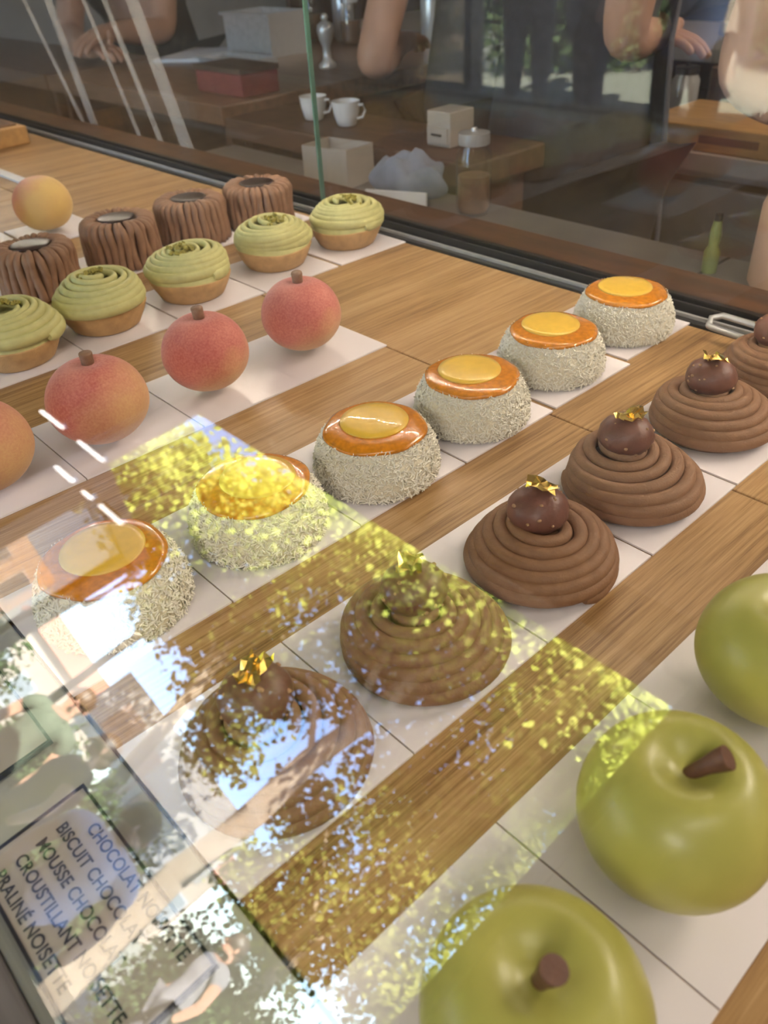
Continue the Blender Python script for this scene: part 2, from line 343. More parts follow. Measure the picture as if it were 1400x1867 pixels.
for i, (xa, xb, z) in enumerate([(-3.78, -3.55, 1.871), (-3.36, -3.13, 1.867), (-3.195, -3.04, 1.690), (-2.925, -2.86, 1.686), (-2.78, -2.61, 1.689)]):
    t = thing('hanging_tube_lamp', 'white tube lamp hanging by the doorway, mirrored near the peaches, %s' % ['upper left one', 'upper right one', 'lower left one', 'shortest one', 'lower right one'][i], 'lamp', ((xa+xb)/2, -1.70 if i < 2 else -1.66, z), 0, 'hanging tube lamps'); l = xb-xa
    MB().box(-l/2, l/2, -.012, .012, .006, .022).build('lamp_base', M_STEEL, t)
    MB().tube([(-l/2, 0, 0), (l/2, 0, 0)], .010, 8).build('lamp_tube', M_LAMPW, t, True)
    for x in (-l*.35, l*.35): MB().tube([(x, 0, .022), (x, 0, 2.75-z)], .0012, 6).build('lamp_wire', M_STEEL, t, True)

def panel_lamp(label, loc, rot, sx, sy):
    t = thing('panel_lamp', label, 'lamp', loc); t.rotation_euler = rot
    for b in ((-sx/2-.02, sx/2+.02, -sy/2-.02, -sy/2), (-sx/2-.02, sx/2+.02, sy/2, sy/2+.02), (-sx/2-.02, -sx/2, -sy/2, sy/2), (sx/2, sx/2+.02, -sy/2, sy/2)): MB().box(*b, -.01, .04).build('lamp_frame', M_WHITE, t)
    MB().box(-sx/2, sx/2, -sy/2, sy/2, .02, .04).build('lamp_back', M_WHITE, t)
for o_, lab in zip([o for o in COL.objects if o.name.startswith(('ceiling_light', 'wall_lamp'))], ['long ceiling lamp over the kitchen', 'unseen ceiling panel added for ambient light over the right end of the case', 'unseen fill light panel added right of the doorway']):
    panel_lamp(lab, o_.location, o_.rotation_euler, o_.data.size, o_.data.size_y)
# ------------------------------------------------------------------ display case
YBK = 2.12*S; YFR = 0.19*S; YP = 2.20*S
CX0, CX1 = -2.45, 0.75
case = thing('display_case', 'long wooden pastry display case with a slanted glass front', 'display case', (0, 0, 0))
MB().box(CX0, CX1, -.04, .75, 0.08, Z0-.022).build('cabinet_body', M_DWOOD, case)
MB().box(CX0+.05, CX1-.05, .0, .72, 0, .08).build('plinth', M_BLACK, case)
for i in range(4):
    x0 = CX0+.03+i*.79
    pnl = MB().box(x0, x0+.75, -.055, -.04, .12, .88).build('cabinet_panel', M_COUNTER, case, bevel=.004)
    MB().tube([(x0+.32, -.055, .80), (x0+.32, -.075, .80), (x0+.43, -.075, .80), (x0+.43, -.055, .80)], .005, 8).build('handle', M_STEEL, pnl, True)
MB().box(CX0, CX1, -.018, YFR-.0012, Z0-.022, Z0-.002).build('front_ledge', M_LEDGE, case, bevel=.001)
MB().box(CX0, CX1, -.052, -.0185, Z0-.03, Z0+.004).build('front_rail', M_RAIL, case, bevel=.002)
# back sill and the pane track
MB().box(CX0, CX1, YP+.014, 2.50*S, Z0-.022, Z0+.001).build('back_sill', M_DWOOD, case, bevel=.002)
trk = MB().box(CX0, CX1, YBK+.001, YP-.004, Z0-.022, Z0+.002).build('pane_track', M_BLACK, case, bevel=.001)
MB().box(CX0, CX1, YBK+.008, YBK+.011, Z0+.002, Z0+.005).build('track_lip', M_STEEL, trk)
MB().box(CX0, CX1, YP-.006, YP-.0035, Z0-.01, Z0+.010).build('track_lip', M_BLACK, trk)
MB().box(CX0, CX1, YP+.0075, YP+.0135, Z0-.022, Z0+.010).build('track_lip', M_BLACK, trk)
def pane(name, x0, x1, y0, y1, z0, z1, m):
    o = MB().box(x0, x1, y0, y1, z0, z1).build(name, m, case); return o
SEAM = -0.848
pl = pane('back_pane', CX0+.01, SEAM-.0015, YP-.001, YP+.005, Z0-.004, Z0+.34, M_BPANE)
pr_ = pane('back_pane', SEAM+.0015, CX1-.01, YP-.001, YP+.005, Z0-.004, Z0+.34, M_BPANE)
MB().box(SEAM-.0014, SEAM+.0010, YP-.001, YP+.005, Z0-.004, Z0+.34).build('pane_edge', M_EDGE, pl)
cl = MB().tube([(SEAM-.012, YP-.010, Z0+.258), (SEAM+.012, YP-.010, Z0+.258)], .0045, 10).build('pane_clip', M_STEEL, case, True)
MB().lathe([(.0001, -.006), (.010, -.006), (.011, -.003), (.011, .003), (.010, .006), (.0001, .006)], 24).build('clip_disc', M_STEEL, cl, True, (SEAM, YP-.008, Z0+.258), rot=(R(90), 0, 0))
# slanted front pane, 48 degrees from level
TA = R(47.95); GH = 0.262
def slant(t, d): return (-.020 + t*math.cos(TA) + d*math.sin(TA), Z0 + .002 + t*math.sin(TA) - d*math.cos(TA))
tt = (GH+.05)/math.sin(TA)
a0, a1 = slant(0, 0), slant(tt, 0); b0, b1 = slant(0, .006), slant(tt, .006)
g = MB().add([(CX0+.01, *a0), (CX1-.01, *a0), (CX1-.01, *a1), (CX0+.01, *a1), (CX0+.01, *b0), (CX1-.01, *b0), (CX1-.01, *b1), (CX0+.01, *b1)],
             [(0, 1, 2, 3), (7, 6, 5, 4), (0, 4, 5, 1), (1, 5, 6, 2), (2, 6, 7, 3), (3, 7, 4, 0)])
g.build('front_pane', M_PANE, case)
ZT = Z0+.335
MB().box(CX0, CX1, a1[0]-.012, a1[0]+.055, ZT-.015, ZT).build('top_rail', M_BLACK, case, bevel=.002)
MB().box(CX0, CX1, a1[0]+.055, YP+.02, ZT-.008, ZT).build('top_pane', M_PANE, case)
for x in (CX0, CX1-.012):
    MB().add([(x, -.02, Z0), (x, YP, Z0), (x, YP, ZT-.016), (x, a1[0], ZT-.016), (x+.012, -.02, Z0), (x+.012, YP, Z0), (x+.012, YP, ZT-.016), (x+.012, a1[0], ZT-.016)],
             [(0, 1, 2, 3), (7, 6, 5, 4), (0, 4, 5, 1), (1, 5, 6, 2), (2, 6, 7, 3), (3, 7, 4, 0)]).build('side_pane', M_PANE, case)
# LED strip under the top pane, along the back
led = MB().box(CX0+.05, CX1-.05, .594, .606, ZT-.011, ZT-.008).build('led_strip', M_WHITE, case)
chip = MB()
for i in range(int((CX1-CX0-.14)/.016)):
    x = CX0+.07+i*.016; chip.box(x-.0016, x+.0016, .5983, .6017, ZT-.0122, ZT-.011)
tag(chip.build('led_chips', M_LED, led), kind='stuff')

# ------------------------------------------------------------------ bamboo boards
yj = 1.44*S; g2 = .0006
bx = [CX0, -4.20*S, -2.90*S, -1.20*S, 0.10*S, CX1]
k = 0
for (ya, yb, wh) in ((YFR, yj, 'front'), (yj, YBK, 'back')):
    for i in range(5):
        lab = '%s bamboo board under %s, %s half of the case' % (['leftmost', 'wide', 'wide', 'grained', 'rightmost'][i],
              ['the far bare end', 'the ridged cakes and green tarts', 'the pink peaches', 'the chocolate swirls', 'the green apples end'][i], wh)
        o = MB().box(bx[i]+g2, bx[i+1]-g2, ya+g2, yb-g2, Z0-.022, Z0).build('bamboo_board', M_BAM, None, bevel=.0012)
        o['kind'] = 'structure'; o['label'] = lab
# ------------------------------------------------------------------ cards and pastries
VS = [.345, .66, .975, 1.29, 1.61, 1.93]
CT = .0013
cardme = None
def card(u, v, label, w=.325, l=.314, rz=0):
    global cardme
    if cardme is None:
        b = MB().box(-.5, .5, -.5, .5, 0, CT); cardme = b.mesh('card', M_CARD, False)
    o = link('pastry_card', cardme, None, (u*S, v*S, Z0+.0002)); o.scale = (w*S, l*S-.0006, 1); o.rotation_euler = (0, 0, rz)
    return tag(o, label, 'card', 'white pastry cards')
ZP = Z0+CT+.0004
def spiral(turns, r0, r1, z0, z1, t0, t1, per=40, n=10, asp=1.0, seed=0, pw=.9, wob=.0012, start=0):
    q = random.Random(seed); N = int(turns*per); pts = []; rad = []
    ph = [q.uniform(0, 2*PI) for _ in range(4)]
    for i in range(N+1):
        s = i/N; a = start+2*PI*turns*s
        r = r1+(r0-r1)*max(0, math.cos(s*PI/2))**pw + wob*math.sin(a*1.13+ph[0])*(1-s*.5)
        z = z0+(z1-z0)*math.sin(s*PI/2)**1.05 + wob*.8*math.sin(a*.87+ph[1])*s*1.2
        cx, cy = wob*1.2*math.sin(s*5+ph[2]), wob*1.2*math.cos(s*4+ph[3])
        pts.append((cx+r*math.cos(a), cy+r*math.sin(a), z)); rad.append(t0+(t1-t0)*s)
    rad[-1] *= .3; rad[0] *= .6
    return MB().tube(pts, rad, n, asp)
def gold(seed, n=6, w=.0115):
    q = random.Random(seed); vs = []; fs = []
    for i in range(n):
        for j in range(n):
            a = (i/(n-1)-.5); b = (j/(n-1)-.5)
            vs.append((a*w*1.5+q.uniform(-1, 1)*.0012, b*w+q.uniform(-1, 1)*.0012, .0016+abs(a)*.004*q.random()+q.uniform(0, .0035)))
    for i in range(n-1):
        for j in range(n-1):
            fs.append((i*n+j, (i+1)*n+j, (i+1)*n+j+1, i*n+j+1))
    return MB().add(vs, fs)
# -- chocolate swirl cakes
def choco(i, u, v, label):
    t = thing('chocolate_swirl_cake', label, 'cake', (u*S, v*S, ZP), random.uniform(0, 6.28), 'chocolate swirl cakes')
    spiral(6.9, .0382, .0035, .0052, .0285, .0050, .0034, seed=40+i, pw=.78, start=i, wob=.0022, per=48, n=12).build('piped_cream', M_CHO, t, True)
    MB().lathe([(.034, 0), (.037, .003), (.0355, .009), (.029, .0165), (.020, .0220), (.012, .0245), (0, .0255)], 36).build('cream_core', M_CHO, t, True)
    # the coated hazelnut ball lies a little towards the back
    q = random.Random(90+i)
    dirw = math.atan2(.3, -.9) - t.rotation_euler[2]
    bxy = (.006*math.cos(dirw), .006*math.sin(dirw))
    def lump(qv, a): return qv
    bb = MB(); bb.ball((0, 0, 0), (.0168, .0162, .0128), 26, 16)
    bb.v = [tuple(c*(1+.03*math.sin(p[0]*700+i)*math.cos(p[1]*650+p[2]*400)) for c in p) for p in bb.v]
    ball = bb.build('hazelnut_ball', M_BALL, t, True, (bxy[0], bxy[1], .0368))
    nb = MB()
    for _ in range(22):
        th = q.uniform(.35, 2.3); ph = q.uniform(0, 6.28)
        c = (.0165*math.sin(th)*math.cos(ph), .0159*math.sin(th)*math.sin(ph), .0125*math.cos(th)); s_ = q.uniform(.0007, .0015)
        nb.ball(c, (s_, s_*q.uniform(.7, 1.3), s_*q.uniform(.6, 1)), 6, 4)
    tag(nb.build('nut_bits', M_NUT, ball, True), kind='stuff')
    if i != 5:
        gold(i).build('gold_leaf', M_GOLD, ball, False, (.002*math.cos(i*2), .002*math.sin(i*2), .0112), rot=(0, R(q.uniform(-12, 12)), i*1.3))
    return t
for i, (u, v) in enumerate([(-.69, .345), (-.69, .658), (-.680, .962), (-.710, 1.285), (-.712, 1.624), (-.715, 1.945)]):
    choco(i, u, v, 'chocolate swirl cake topped with a nut ball, %s from the back glass' % ORD[5-i])
    card(-.7125, [.345, .66, .976, 1.295, 1.615, 1.935][i], 'white card under the %s chocolate swirl cake from the back glass' % ORD[5-i])
# -- coconut domes
coco_meshes = None
def coco(i, u, v, label):
    global coco_meshes
    t = thing('coconut_dome_cake', label, 'cake', (u*S, v*S, ZP), i*1.1, 'coconut dome cakes')
    if coco_meshes is None:
        prof = [(.037, 0), (.0400, .003), (.0408, .008), (.0402, .015), (.038, .022), (.0352, .028), (.0325, .0320), (.0300, .0335), (0, .034)]
        body = MB().lathe(prof, 44).mesh('sponge', M_COCO)
        q = random.Random(3); fl = MB()
        def surf(z):
            for (r1, z1), (r2, z2) in zip(prof, prof[1:]):
                if z1 <= z <= z2: return r1+(r2-r1)*(z-z1)/max(1e-6, z2-z1), math.atan2(-(r2-r1), z2-z1)
            return .03, 0
        for _ in range(3000):
            z = q.uniform(.001, .0328); r, sl_ = surf(z); a = q.uniform(0, 6.283)
            nrm = Vector((math.cos(a)*math.cos(sl_), math.sin(a)*math.cos(sl_), math.sin(sl_)))
            tg = nrm.cross(Vector((q.gauss(0, 1), q.gauss(0, 1), q.gauss(0, 1)))).normalized()
            dirv = (tg+nrm*q.uniform(-.1, .85)).normalized(); side = dirv.cross(nrm).normalized()
            c = Vector((r*math.cos(a), r*math.sin(a), z))+nrm*.0004; l = q.uniform(.0020, .0052); wd = q.uniform(.00034, .00064)
            p0, p1 = c-dirv*l*.5, c+dirv*l*.5+nrm*.0003; up = nrm*wd
            fl.add([p0-side*wd, p0+side*wd, p0+up, p1-side*wd, p1+side*wd, p1+up], [(0, 1, 2), (3, 5, 4), (0, 3, 4, 1), (1, 4, 5, 2), (2, 5, 3, 0)])
        flakes = fl.mesh('coconut_flakes', M_FLAKE, False)
        glz = MB().lathe([(.0328, 0), (.0338, .001), (.0334, .0024), (.0305, .0038), (.024, .0044), (.01, .0047), (0, .0048)], 48,
                         fn=lambda p, a: (p[0]*(1+.018*math.sin(3*a+.6)+.012*math.sin(7*a)), p[1]*(1+.018*math.sin(3*a+.6)+.012*math.sin(7*a)), p[2])).mesh('orange_glaze', M_GLAZE)
        yk = MB().lathe([(.0220, 0), (.0226, .0008), (.0221, .0016), (.018, .0022), (.01, .0026), (0, .0027)], 44).mesh('mango_disc', M_YOLK)
        coco_meshes = (body, flakes, glz, yk)
    b, f, gz, yk = coco_meshes
    link('sponge', b, t); tag(link('coconut_flakes', f, t), kind='stuff')
    go = link('orange_glaze', gz, t, (0, 0, .0318))
    ang = math.radians([150, 100, 140, 165, 160, 150][i]) - i*1.1
    link('mango_disc', yk, go, (.004*math.cos(ang), .004*math.sin(ang), .0040))
for i, (u, v) in enumerate([(-1.17, .350), (-1.162, .668), (-1.145, .976), (-1.152, 1.296), (-1.168, 1.625), (-1.17, 1.962)]):
    coco(i, u, v, 'coconut dome cake with orange glaze, %s from the back glass' % ORD[5-i])
    card([-1.187, -1.185, -1.187, -1.187, -1.19, -1.21][i], [.345, .66, .976, 1.295, 1.628, 1.965][i], 'white card under the %s coconut dome cake from the back glass' % ORD[5-i], l=.322 if i > 3 else .314)
# -- pink peaches with stems
def fruit_mesh(name, m, rad, h, dent, dent_w, base=.5, n=48, k=34, low=.9):
    vs = []; prof = []
    for j in range(k+1):
        th = PI*(1-j/k)
        r = rad*math.sin(th)**.92; z = h*.5*(1+math.cos(PI-th+0)*-1) if False else h*.5*(1-math.cos(PI-th))
        c = z/h
        if c < .5: r *= 1-(1-low)*(1-2*c)**2
        z2 = z-dent*math.exp(-(r/dent_w)**2)*(1 if c > .5 else 0) + .004*math.exp(-(r/(rad*.55))**2)*(1 if c < .5 else 0)
        prof.append((max(r, 0), z2))
    prof[0] = (0, prof[1][1]); prof[-1] = (0, prof[-2][1]-.0002)
    return MB().lathe(prof, n).mesh(name, m)
pk1 = fruit_mesh('peach_skin', M_PEACH, .0337, .0635, .0035, .010, low=.80)
pk2 = fruit_mesh('peach_skin', M_PEACHB, .0342, .0640, .0035, .010, low=.82)
def centred(me, dz):
    me.transform(Matrix.Translation((0, 0, -dz))); return me
centred(pk1, .032); centred(pk2, .032)
stem_p = MB().lathe([(.0001, 0), (.0042, 0), (.0044, .006), (.0047, .0105), (.0043, .0114), (.0001, .0115)], 18).mesh('stem', M_STEM2)
for i, (u, v, me) in enumerate([(-1.735, .335, pk2), (-1.732, .622, pk2), (-1.762, .942, pk1), (-1.765, 1.262, pk1)]):
    t = thing('peach_cake', 'pink peach shaped cake with brown stem, %s from the back glass' % ORD[3-i], 'cake', (u*S, v*S, ZP), 0, 'pink peach cakes')
    b = link('peach_skin', me, t, (0, 0, .032)); b.scale = (1.04 if i < 2 else 1, 1.04 if i < 2 else 1, 1)
    link('stem', stem_p, t, (-.001, .001, .0575), (R(4-i*3), R(5-i*4), i))
    card(-1.775, [.345, .66, .976, 1.285][i], 'white card under the %s pink peach cake from the back glass' % ORD[3-i])
# -- yellow peaches at the far left
ypm = centred(fruit_mesh('peach_skin', M_YPEACH, .0352, .066, .0015, .008), .033)
for i, (u, v) in enumerate([(-3.52, .95), (-3.515, 1.275)]):
    t = thing('yellow_peach_cake', ['yellow peach shaped cake cut off by the left picture edge', 'whole yellow peach shaped cake with pink blush at the far left'][i], 'cake', (u*S, v*S, ZP), 0, 'yellow peach cakes')
    link('peach_skin', ypm, t, (0, 0, .033))
    card(-3.52, v+.02, ['white card under the cut off yellow peach', 'white card under the whole yellow peach'][i])
# -- ridged chocolate cakes
rid = None
def ridged(i, u, v, label):
    global rid
    t = thing('ridged_chocolate_cake', label, 'cake', (u*S, v*S, ZP), i*.7, 'ridged chocolate cakes')
    if rid is None:
        core = MB().lathe([(.0330, .001), (.0335, .004), (.0335, .038), (.031, .041), (.026, .043), (0, .044)], 36).mesh('cake_core', M_CHO2)
        pool = MB().lathe([(.0195, 0), (.0208, .0012), (.018, .0022), (.009, .0027), (0, .0028)], 32).mesh('chocolate_pool', M_DARKC)
        strands = []
        for q in range(5):
            r_ = random.Random(200+q); pts = []; rad = []
            for j in range(16):
                s = j/15
                if s < .62: z = .0005+s/.62*.0385; r = .0380+.0010*math.sin(s*5+q)
                else:
                    a = (s-.62)/.38*PI*.62; r = .0298+.0082*math.cos(a)-.006*max(0, (s-.85)/.15); z = .039+.0078*math.sin(a)
                sw = .0012*math.sin(s*4+q*1.7)+.0006*math.sin(s*9+q)
                pts.append((r, sw, z)); rad.append((.0042 if s < .7 else .0042-.0017*(s-.7)/.3)*(1+.06*math.sin(s*7+q)))
            rad[-1] *= .6
            strands.append(MB().tube(pts, rad, 8, 1.0, up=(0, 1, 0)).mesh('piped_strand', M_CHO2))
        rid = (core, pool, strands)
    core, pool, strands = rid
    link('cake_core', core, t); link('chocolate_pool', pool, t, (0, 0, .0472))
    q = random.Random(i)
    for j in range(31):
        s = link('piped_strand', strands[q.randrange(5)], t, (0, 0, 0), (0, 0, 2*PI*j/31+q.uniform(-.02, .02))); s.scale = (1+q.uniform(-.015, .02), 1, 1+q.uniform(-.02, .02))
for i, (u, v) in enumerate([(-2.86, .955), (-2.905, 1.30), (-2.915, 1.615), (-2.875, 1.91)]):
    ridged(i, u, v, 'ridged brown chocolate cake with a dark glossy centre, %s from the back glass' % ORD[3-i])
    card(-2.92, [.976, 1.295, 1.61, 1.93][i], 'white card under the %s ridged chocolate cake from the back glass' % ORD[3-i])
# -- pistachio tarts
shell_me = MB().lathe([(.0001, 0), (.0290, 0), (.0315, .0018), (.0368, .0112), (.0408, .0205), (.0405, .0217), (.038, .0214), (.0001, .0195)], 44,
                      fn=lambda p, a: (p[0]*(1+.006*math.sin(5*a)), p[1]*(1+.006*math.sin(5*a)), p[2]+(.0006*math.sin(3*a) if p[2] > .012 else 0))).mesh('tart_shell', M_TART)
def pist(i, u, v, label):
    t = thing('pistachio_tart', label, 'tart', (u*S, v*S, ZP), i*1.3+.4, 'pistachio cream tarts')
    link('tart_shell', shell_me, t)
    spiral(6.8, .0388, .004, .0258, .0462, .0054, .0030, seed=60+i, pw=.78, asp=.80, wob=.0022, start=i*1.7, per=48, n=12).build('piped_cream', M_PIS, t, True)
    MB().lathe([(.036, .018), (.0400, .020), (.0395, .024), (.0355, .028), (.029, .0325), (.020, .037), (.010, .0405), (0, .0415)], 36).build('cream_core', M_PIS, t, True)
    q = random.Random(i); nb = MB()
    for _ in range(20):
        a = q.uniform(.3, 3.6); r = abs(q.gauss(.010, .005)); c = (r*math.cos(a), r*math.sin(a)); z = .0515-.27*r+q.uniform(0, .0012)
        s_ = q.uniform(.0011, .0024); o0 = len(nb.v); nb.box(-s_, s_, -s_*.8, s_*.8, -s_*.7, s_*.7)
        m = Matrix.Translation((c[0], c[1], z)) @ Matrix.Rotation(q.uniform(0, 6), 4, Vector((q.random(), q.random(), q.random())).normalized())
        nb.v[o0:] = [tuple(m @ Vector(p)) for p in nb.v[o0:]]
    tag(nb.build('pistachio_bits', M_PISBIT, t), kind='stuff')
for i, (u, v) in enumerate([(-2.37, .662), (-2.40, .962), (-2.405, 1.285), (-2.425, 1.648), (-2.395, 1.965)]):
    pist(i, u, v, 'green pistachio swirl tart in a baked shell, %s from the back glass' % ORD[4-i])
    card(-2.39, [.66, .976, 1.295, 1.618, 1.955][i], 'white card under the %s pistachio tart from the back glass' % ORD[4-i], l=.322 if i > 2 else .314)
# -- green apples
apm = fruit_mesh('apple_skin', M_APPLE, .0352, .068, .0125, .0125, low=.86)
for i, (u, v, lean) in enumerate([(-.187, .32, (R(14), R(-6), 1.0)), (-.206, .61, (R(-10), R(26), .3)), (-.238, .945, (R(5), R(12), 0))]):
    t = thing('green_apple_cake', ['green apple shaped cake nearest the camera, stem pointing up', 'middle green apple shaped cake with a slanted brown stem', 'green apple shaped cake cut off by the right picture edge'][i], 'cake', (u*S, v*S, ZP), 0, 'green apple cakes')
    link('apple_skin', apm, t); t.scale = (1, 1, [.90, 1.0, .97][i])
    st = MB().tube([(0, 0, 0), (.0005, 0, .005), (.0016, 0, .010), (.0030, .0003, .0145), (.0040, .0004, .0175)], [.0026, .0026, .0030, .0040, .0043], 14)
    st.build('stem', M_STEM, t, True, (0, 0, .0535), rot=lean)
    card(-.2285, [.345, .66, .975][i], ['white card under the nearest green apple', 'white card under the middle green apple', 'white card under the cut off green apple'][i])
card(-.2285, 1.29, 'white card behind the cut off green apple at the right edge')

# ------------------------------------------------------------------ shelf signs on the front ledge
def sign(u1, w, label, lines, name='sign_board'):
    th = R(6); hh = .0465
    t = thing('price_sign', label, 'sign', (u1, .0355, Z0+.0062))
    t.rotation_euler = (th, 0, 0)                     # local x along the case, local -y towards the customer
    MB().box(-w, 0, -hh, 0, -.0016, 0).build('sign_board', M_SIGN, t)
    bd = .0014
    for b in ((-w-bd, bd, 0, bd), (-w-bd, bd, -hh-bd, -hh), (-w-bd, -w, -hh, 0), (0, bd, -hh, 0)):
        MB().box(b[0], b[1], b[2], b[3], -.0020, .0006).build('sign_edge', M_BLACK, t)
    MB().box(-w*.8, -w*.2, -.008, -.003, -.0068, -.0017).build('sign_foot', M_BLACK, t)
    for i, s in enumerate(lines):
        cu = bpy.data.curves.new('lettering', 'FONT'); cu.body = s; cu.size = .0070; cu.extrude = .00005; cu.offset = .00012; cu.align_x = 'LEFT'; cu.space_character = 1.02
        cu.materials.append(M_INK); fo = bpy.data.objects.new('lettering', cu); COL.objects.link(fo); bpy.context.view_layer.update()
        me = bpy.data.meshes.new_from_object(fo.evaluated_get(bpy.context.evaluated_depsgraph_get())); bpy.data.objects.remove(fo)
        link('lettering', me, t, (-w+(.019 if i == 0 else .009), -.0078-i*.0091, .0003))
    return t
sign(-.149, .1015, 'taupe sign with five lines of dark lettering at the lower left', ['CHOCOLAT NOISETTE', 'BISCUIT CHOCOLAT', 'MOUSSE CHOCOLAT', 'CROUSTILLANT NOISETTE', 'PRALINÉ NOISETTE'])
sign(-.2855, .1015, 'taupe sign with a black edge cut off at the left picture edge', [])

# ------------------------------------------------------------------ odd things on the far end of the case
t = thing('wooden_block', 'brown wooden block on the board by the back glass at far left', 'block', (-1.67, .565, Z0+.0005))
MB().box(-.12, .06, -.03, .03, 0, .03).build('block_body', M_LWOOD, t, bevel=.002); MB().box(-.10, .04, -.02, .02, .030, .033).build('block_inlay', M_COUNTER, t)
t = thing('white_reflection', 'white plates added for a bright reflection behind the yellow peaches at the left edge', 'stand', (-1.38, .47, Z0+.0005))  # white pieces added in place of a patch of reflected light
MB().box(-.33, .11, -.012, .004, 0, .003).build('reflection_foot', M_WHITE, t); MB().box(-.33, -.09, -.004, .0, .003, .05).build('reflection_plate', M_WHITE, t)
t = thing('serving_tongs', 'steel serving tongs lying by the back glass at right', 'tongs', (-.245, .622, Z0+.001))
MB().tube([(-.045, 0, .010), (-.047, .006, .014), (-.04, .012, .016), (.04, .014, .013), (.12, .012, .01)], .0028, 8).build('tongs_arm', M_STEEL, t, True)
MB().tube([(-.045, 0, .010), (-.040, -.006, .012), (.04, -.008, .009), (.12, -.006, .006)], .0028, 8).build('tongs_arm', M_STEEL, t, True)


# ------------------------------------------------------------------ kitchen side: counters
ZC = 0.95
def counter(name, label, x0, x1, y0, y1, zt, mtop, mbody, shelves=(.35, .62), th=.04):
    t = thing(name, label, 'counter', (0, 0, 0))
    MB().box(x0, x1, y0, y1, zt-th, zt).build('counter_top', mtop, t, bevel=.004)
    MB().box(x0+.02, x1-.02, y1-.06, y1-.03, 0, zt-th).build('back_board', mbody, t)
    n = max(2, int((x1-x0)/.55)+1)
    for i in range(n):
        x = x0+.02+(x1-x0-.065)*i/(n-1); MB().box(x, x+.025, y0+.03, y1-.06, 0, zt-th).build('upright', mbody, t)
    for z in shelves: MB().box(x0+.045, x1-.045, y0+.04, y1-.06, z, z+.02).build('shelf', mbody, t)
    return t
counter('service_counter', 'brown wooden counter the person with folded hands leans on', -3.7, -2.47, 1.0, 1.36, ZC, M_COUNTER, M_DWOODX)
counter('side_counter', 'brown counter carrying the steel box and jars', -2.46, -1.60, 1.0, 2.10, ZC, M_COUNTER, M_DWOODX)
counter('narrow_counter', 'narrow dark counter with white cups in front of the aproned person', -1.59, -.90, 1.0, 1.19, .93, M_DWOODX, M_DWOODX)
wt = thing('worktop', 'low grey steel worktop right behind the back glass', 'worktop', (0, 0, 0))
MB().box(-1.55, .9, .757, .988, .855, .885).build('worktop_slab', M_GREYSTEEL, wt, bevel=.003)
MB().box(-1.52, .87, .76, .97, .1, .855).build('worktop_body', M_DWOODX, wt)
MB().box(-.452, -.448, .758, .984, .885, .8858).build('slab_seam', M_BLACK, wt)
rc = counter('kitchen_counter', 'steel kitchen counter with a pale edge carrying the honey coloured chopping board', -1.05, 1.5, 1.56, 2.35, .85, M_GREYSTEEL, M_DWOODX)
MB().box(-1.05, 1.5, 1.545, 1.559, .825, .856).build('pale_edge', M_SIGN, rc)
MB().box(-.98, -.40, 1.545, 1.559, .62, .80).build('drawer_front', M_GREYSTEEL, rc, bevel=.003)
ft = counter('far_table', 'far pale table where a person bends over white paper', -3.4, -1.3, 2.75, 3.4, .86, M_SIGN, M_DWOODX)
bw = thing('tall_cabinet', 'tall dark shelf cabinet standing at the back of the kitchen', 'cabinet', (0, 0, 0))
MB().box(-5.6, .8, 4.6, 4.65, 0, 2.2).build('back_board', M_DWOODX, bw)
for i in range(9): MB().box(-5.6+i*.79, -5.56+i*.79, 4.2, 4.6, 0, 2.2).build('upright', M_DWOODX, bw)
for z in (.1, .55, 1.0, 1.45, 1.9): MB().box(-5.55, .75, 4.22, 4.6, z, z+.03).build('shelf', M_DWOOD, bw)

# ------------------------------------------------------------------ kitchen things
t = thing('steel_box', 'open steel container on the brown counter left of the pane seam', 'container', (-2.20, 1.57, ZC))
for b in ((-.11, .11, -.07, -.066), (-.11, .11, .066, .07), (-.11, -.106, -.066, .066), (.106, .11, -.066, .066)): MB().box(*b, 0, .105).build('box_side', M_STEEL, t)
MB().box(-.106, .106, -.066, .066, .002, .01).build('box_bottom', M_STEEL, t); MB().box(-.118, .118, -.078, -.07, .098, .105).build('box_rim', M_STEEL, t)
t = thing('steel_tray', 'shallow steel tray lying in front of the steel container', 'tray', (-2.13, 1.40, ZC))
MB().box(-.12, .12, -.05, .05, 0.001, .004).build('tray_bottom', M_STEEL, t)
for b in ((-.12, .12, -.054, -.05), (-.12, .12, .05, .054), (-.124, -.12, -.054, .054), (.12, .124, -.054, .054)): MB().box(*b, 0.001, .014).build('tray_rim', M_STEEL, t)
t = thing('paper_stack', 'white paper pad beside the steel container', 'paper', (-2.34, 1.42, ZC), .5)
for i in range(3): MB().box(-.085+i*.003, .085, -.12, .12-.002*i, .001+i*.003, .0035+i*.003).build('paper_sheet', M_PAPER, t)
def jar(x, y, z, r, h, label, kind):
    t = thing('jar' if kind == 'g' else 'steel_canister', label, 'jar' if kind == 'g' else 'canister', (x, y, z), 0, 'kitchen jars and canisters')
    body = [(r*.85, 0), (r, .01), (r, h*.75), (r*.8, h*.85), (r*.8, h*.9)]
    MB().lathe(body, 20).build('jar_body', M_JAR if kind == 'g' else M_STEEL, t, True)
    if kind == 'g': MB().lathe([(r*.80, 0.004), (r*.9, .012), (r*.9, h*.5), (0, h*.5)], 16).build('jar_filling', M_COUNTER, t, True)
    MB().lathe([(r*.86, 0), (r*.88, .004), (r*.86, h*.14), (r*.2, h*.16), (r*.16, h*.2), (0, h*.2)], 20).build('jar_lid', M_STEEL if kind == 'g' else M_BLACK, t, True, (0, 0, h*.88))
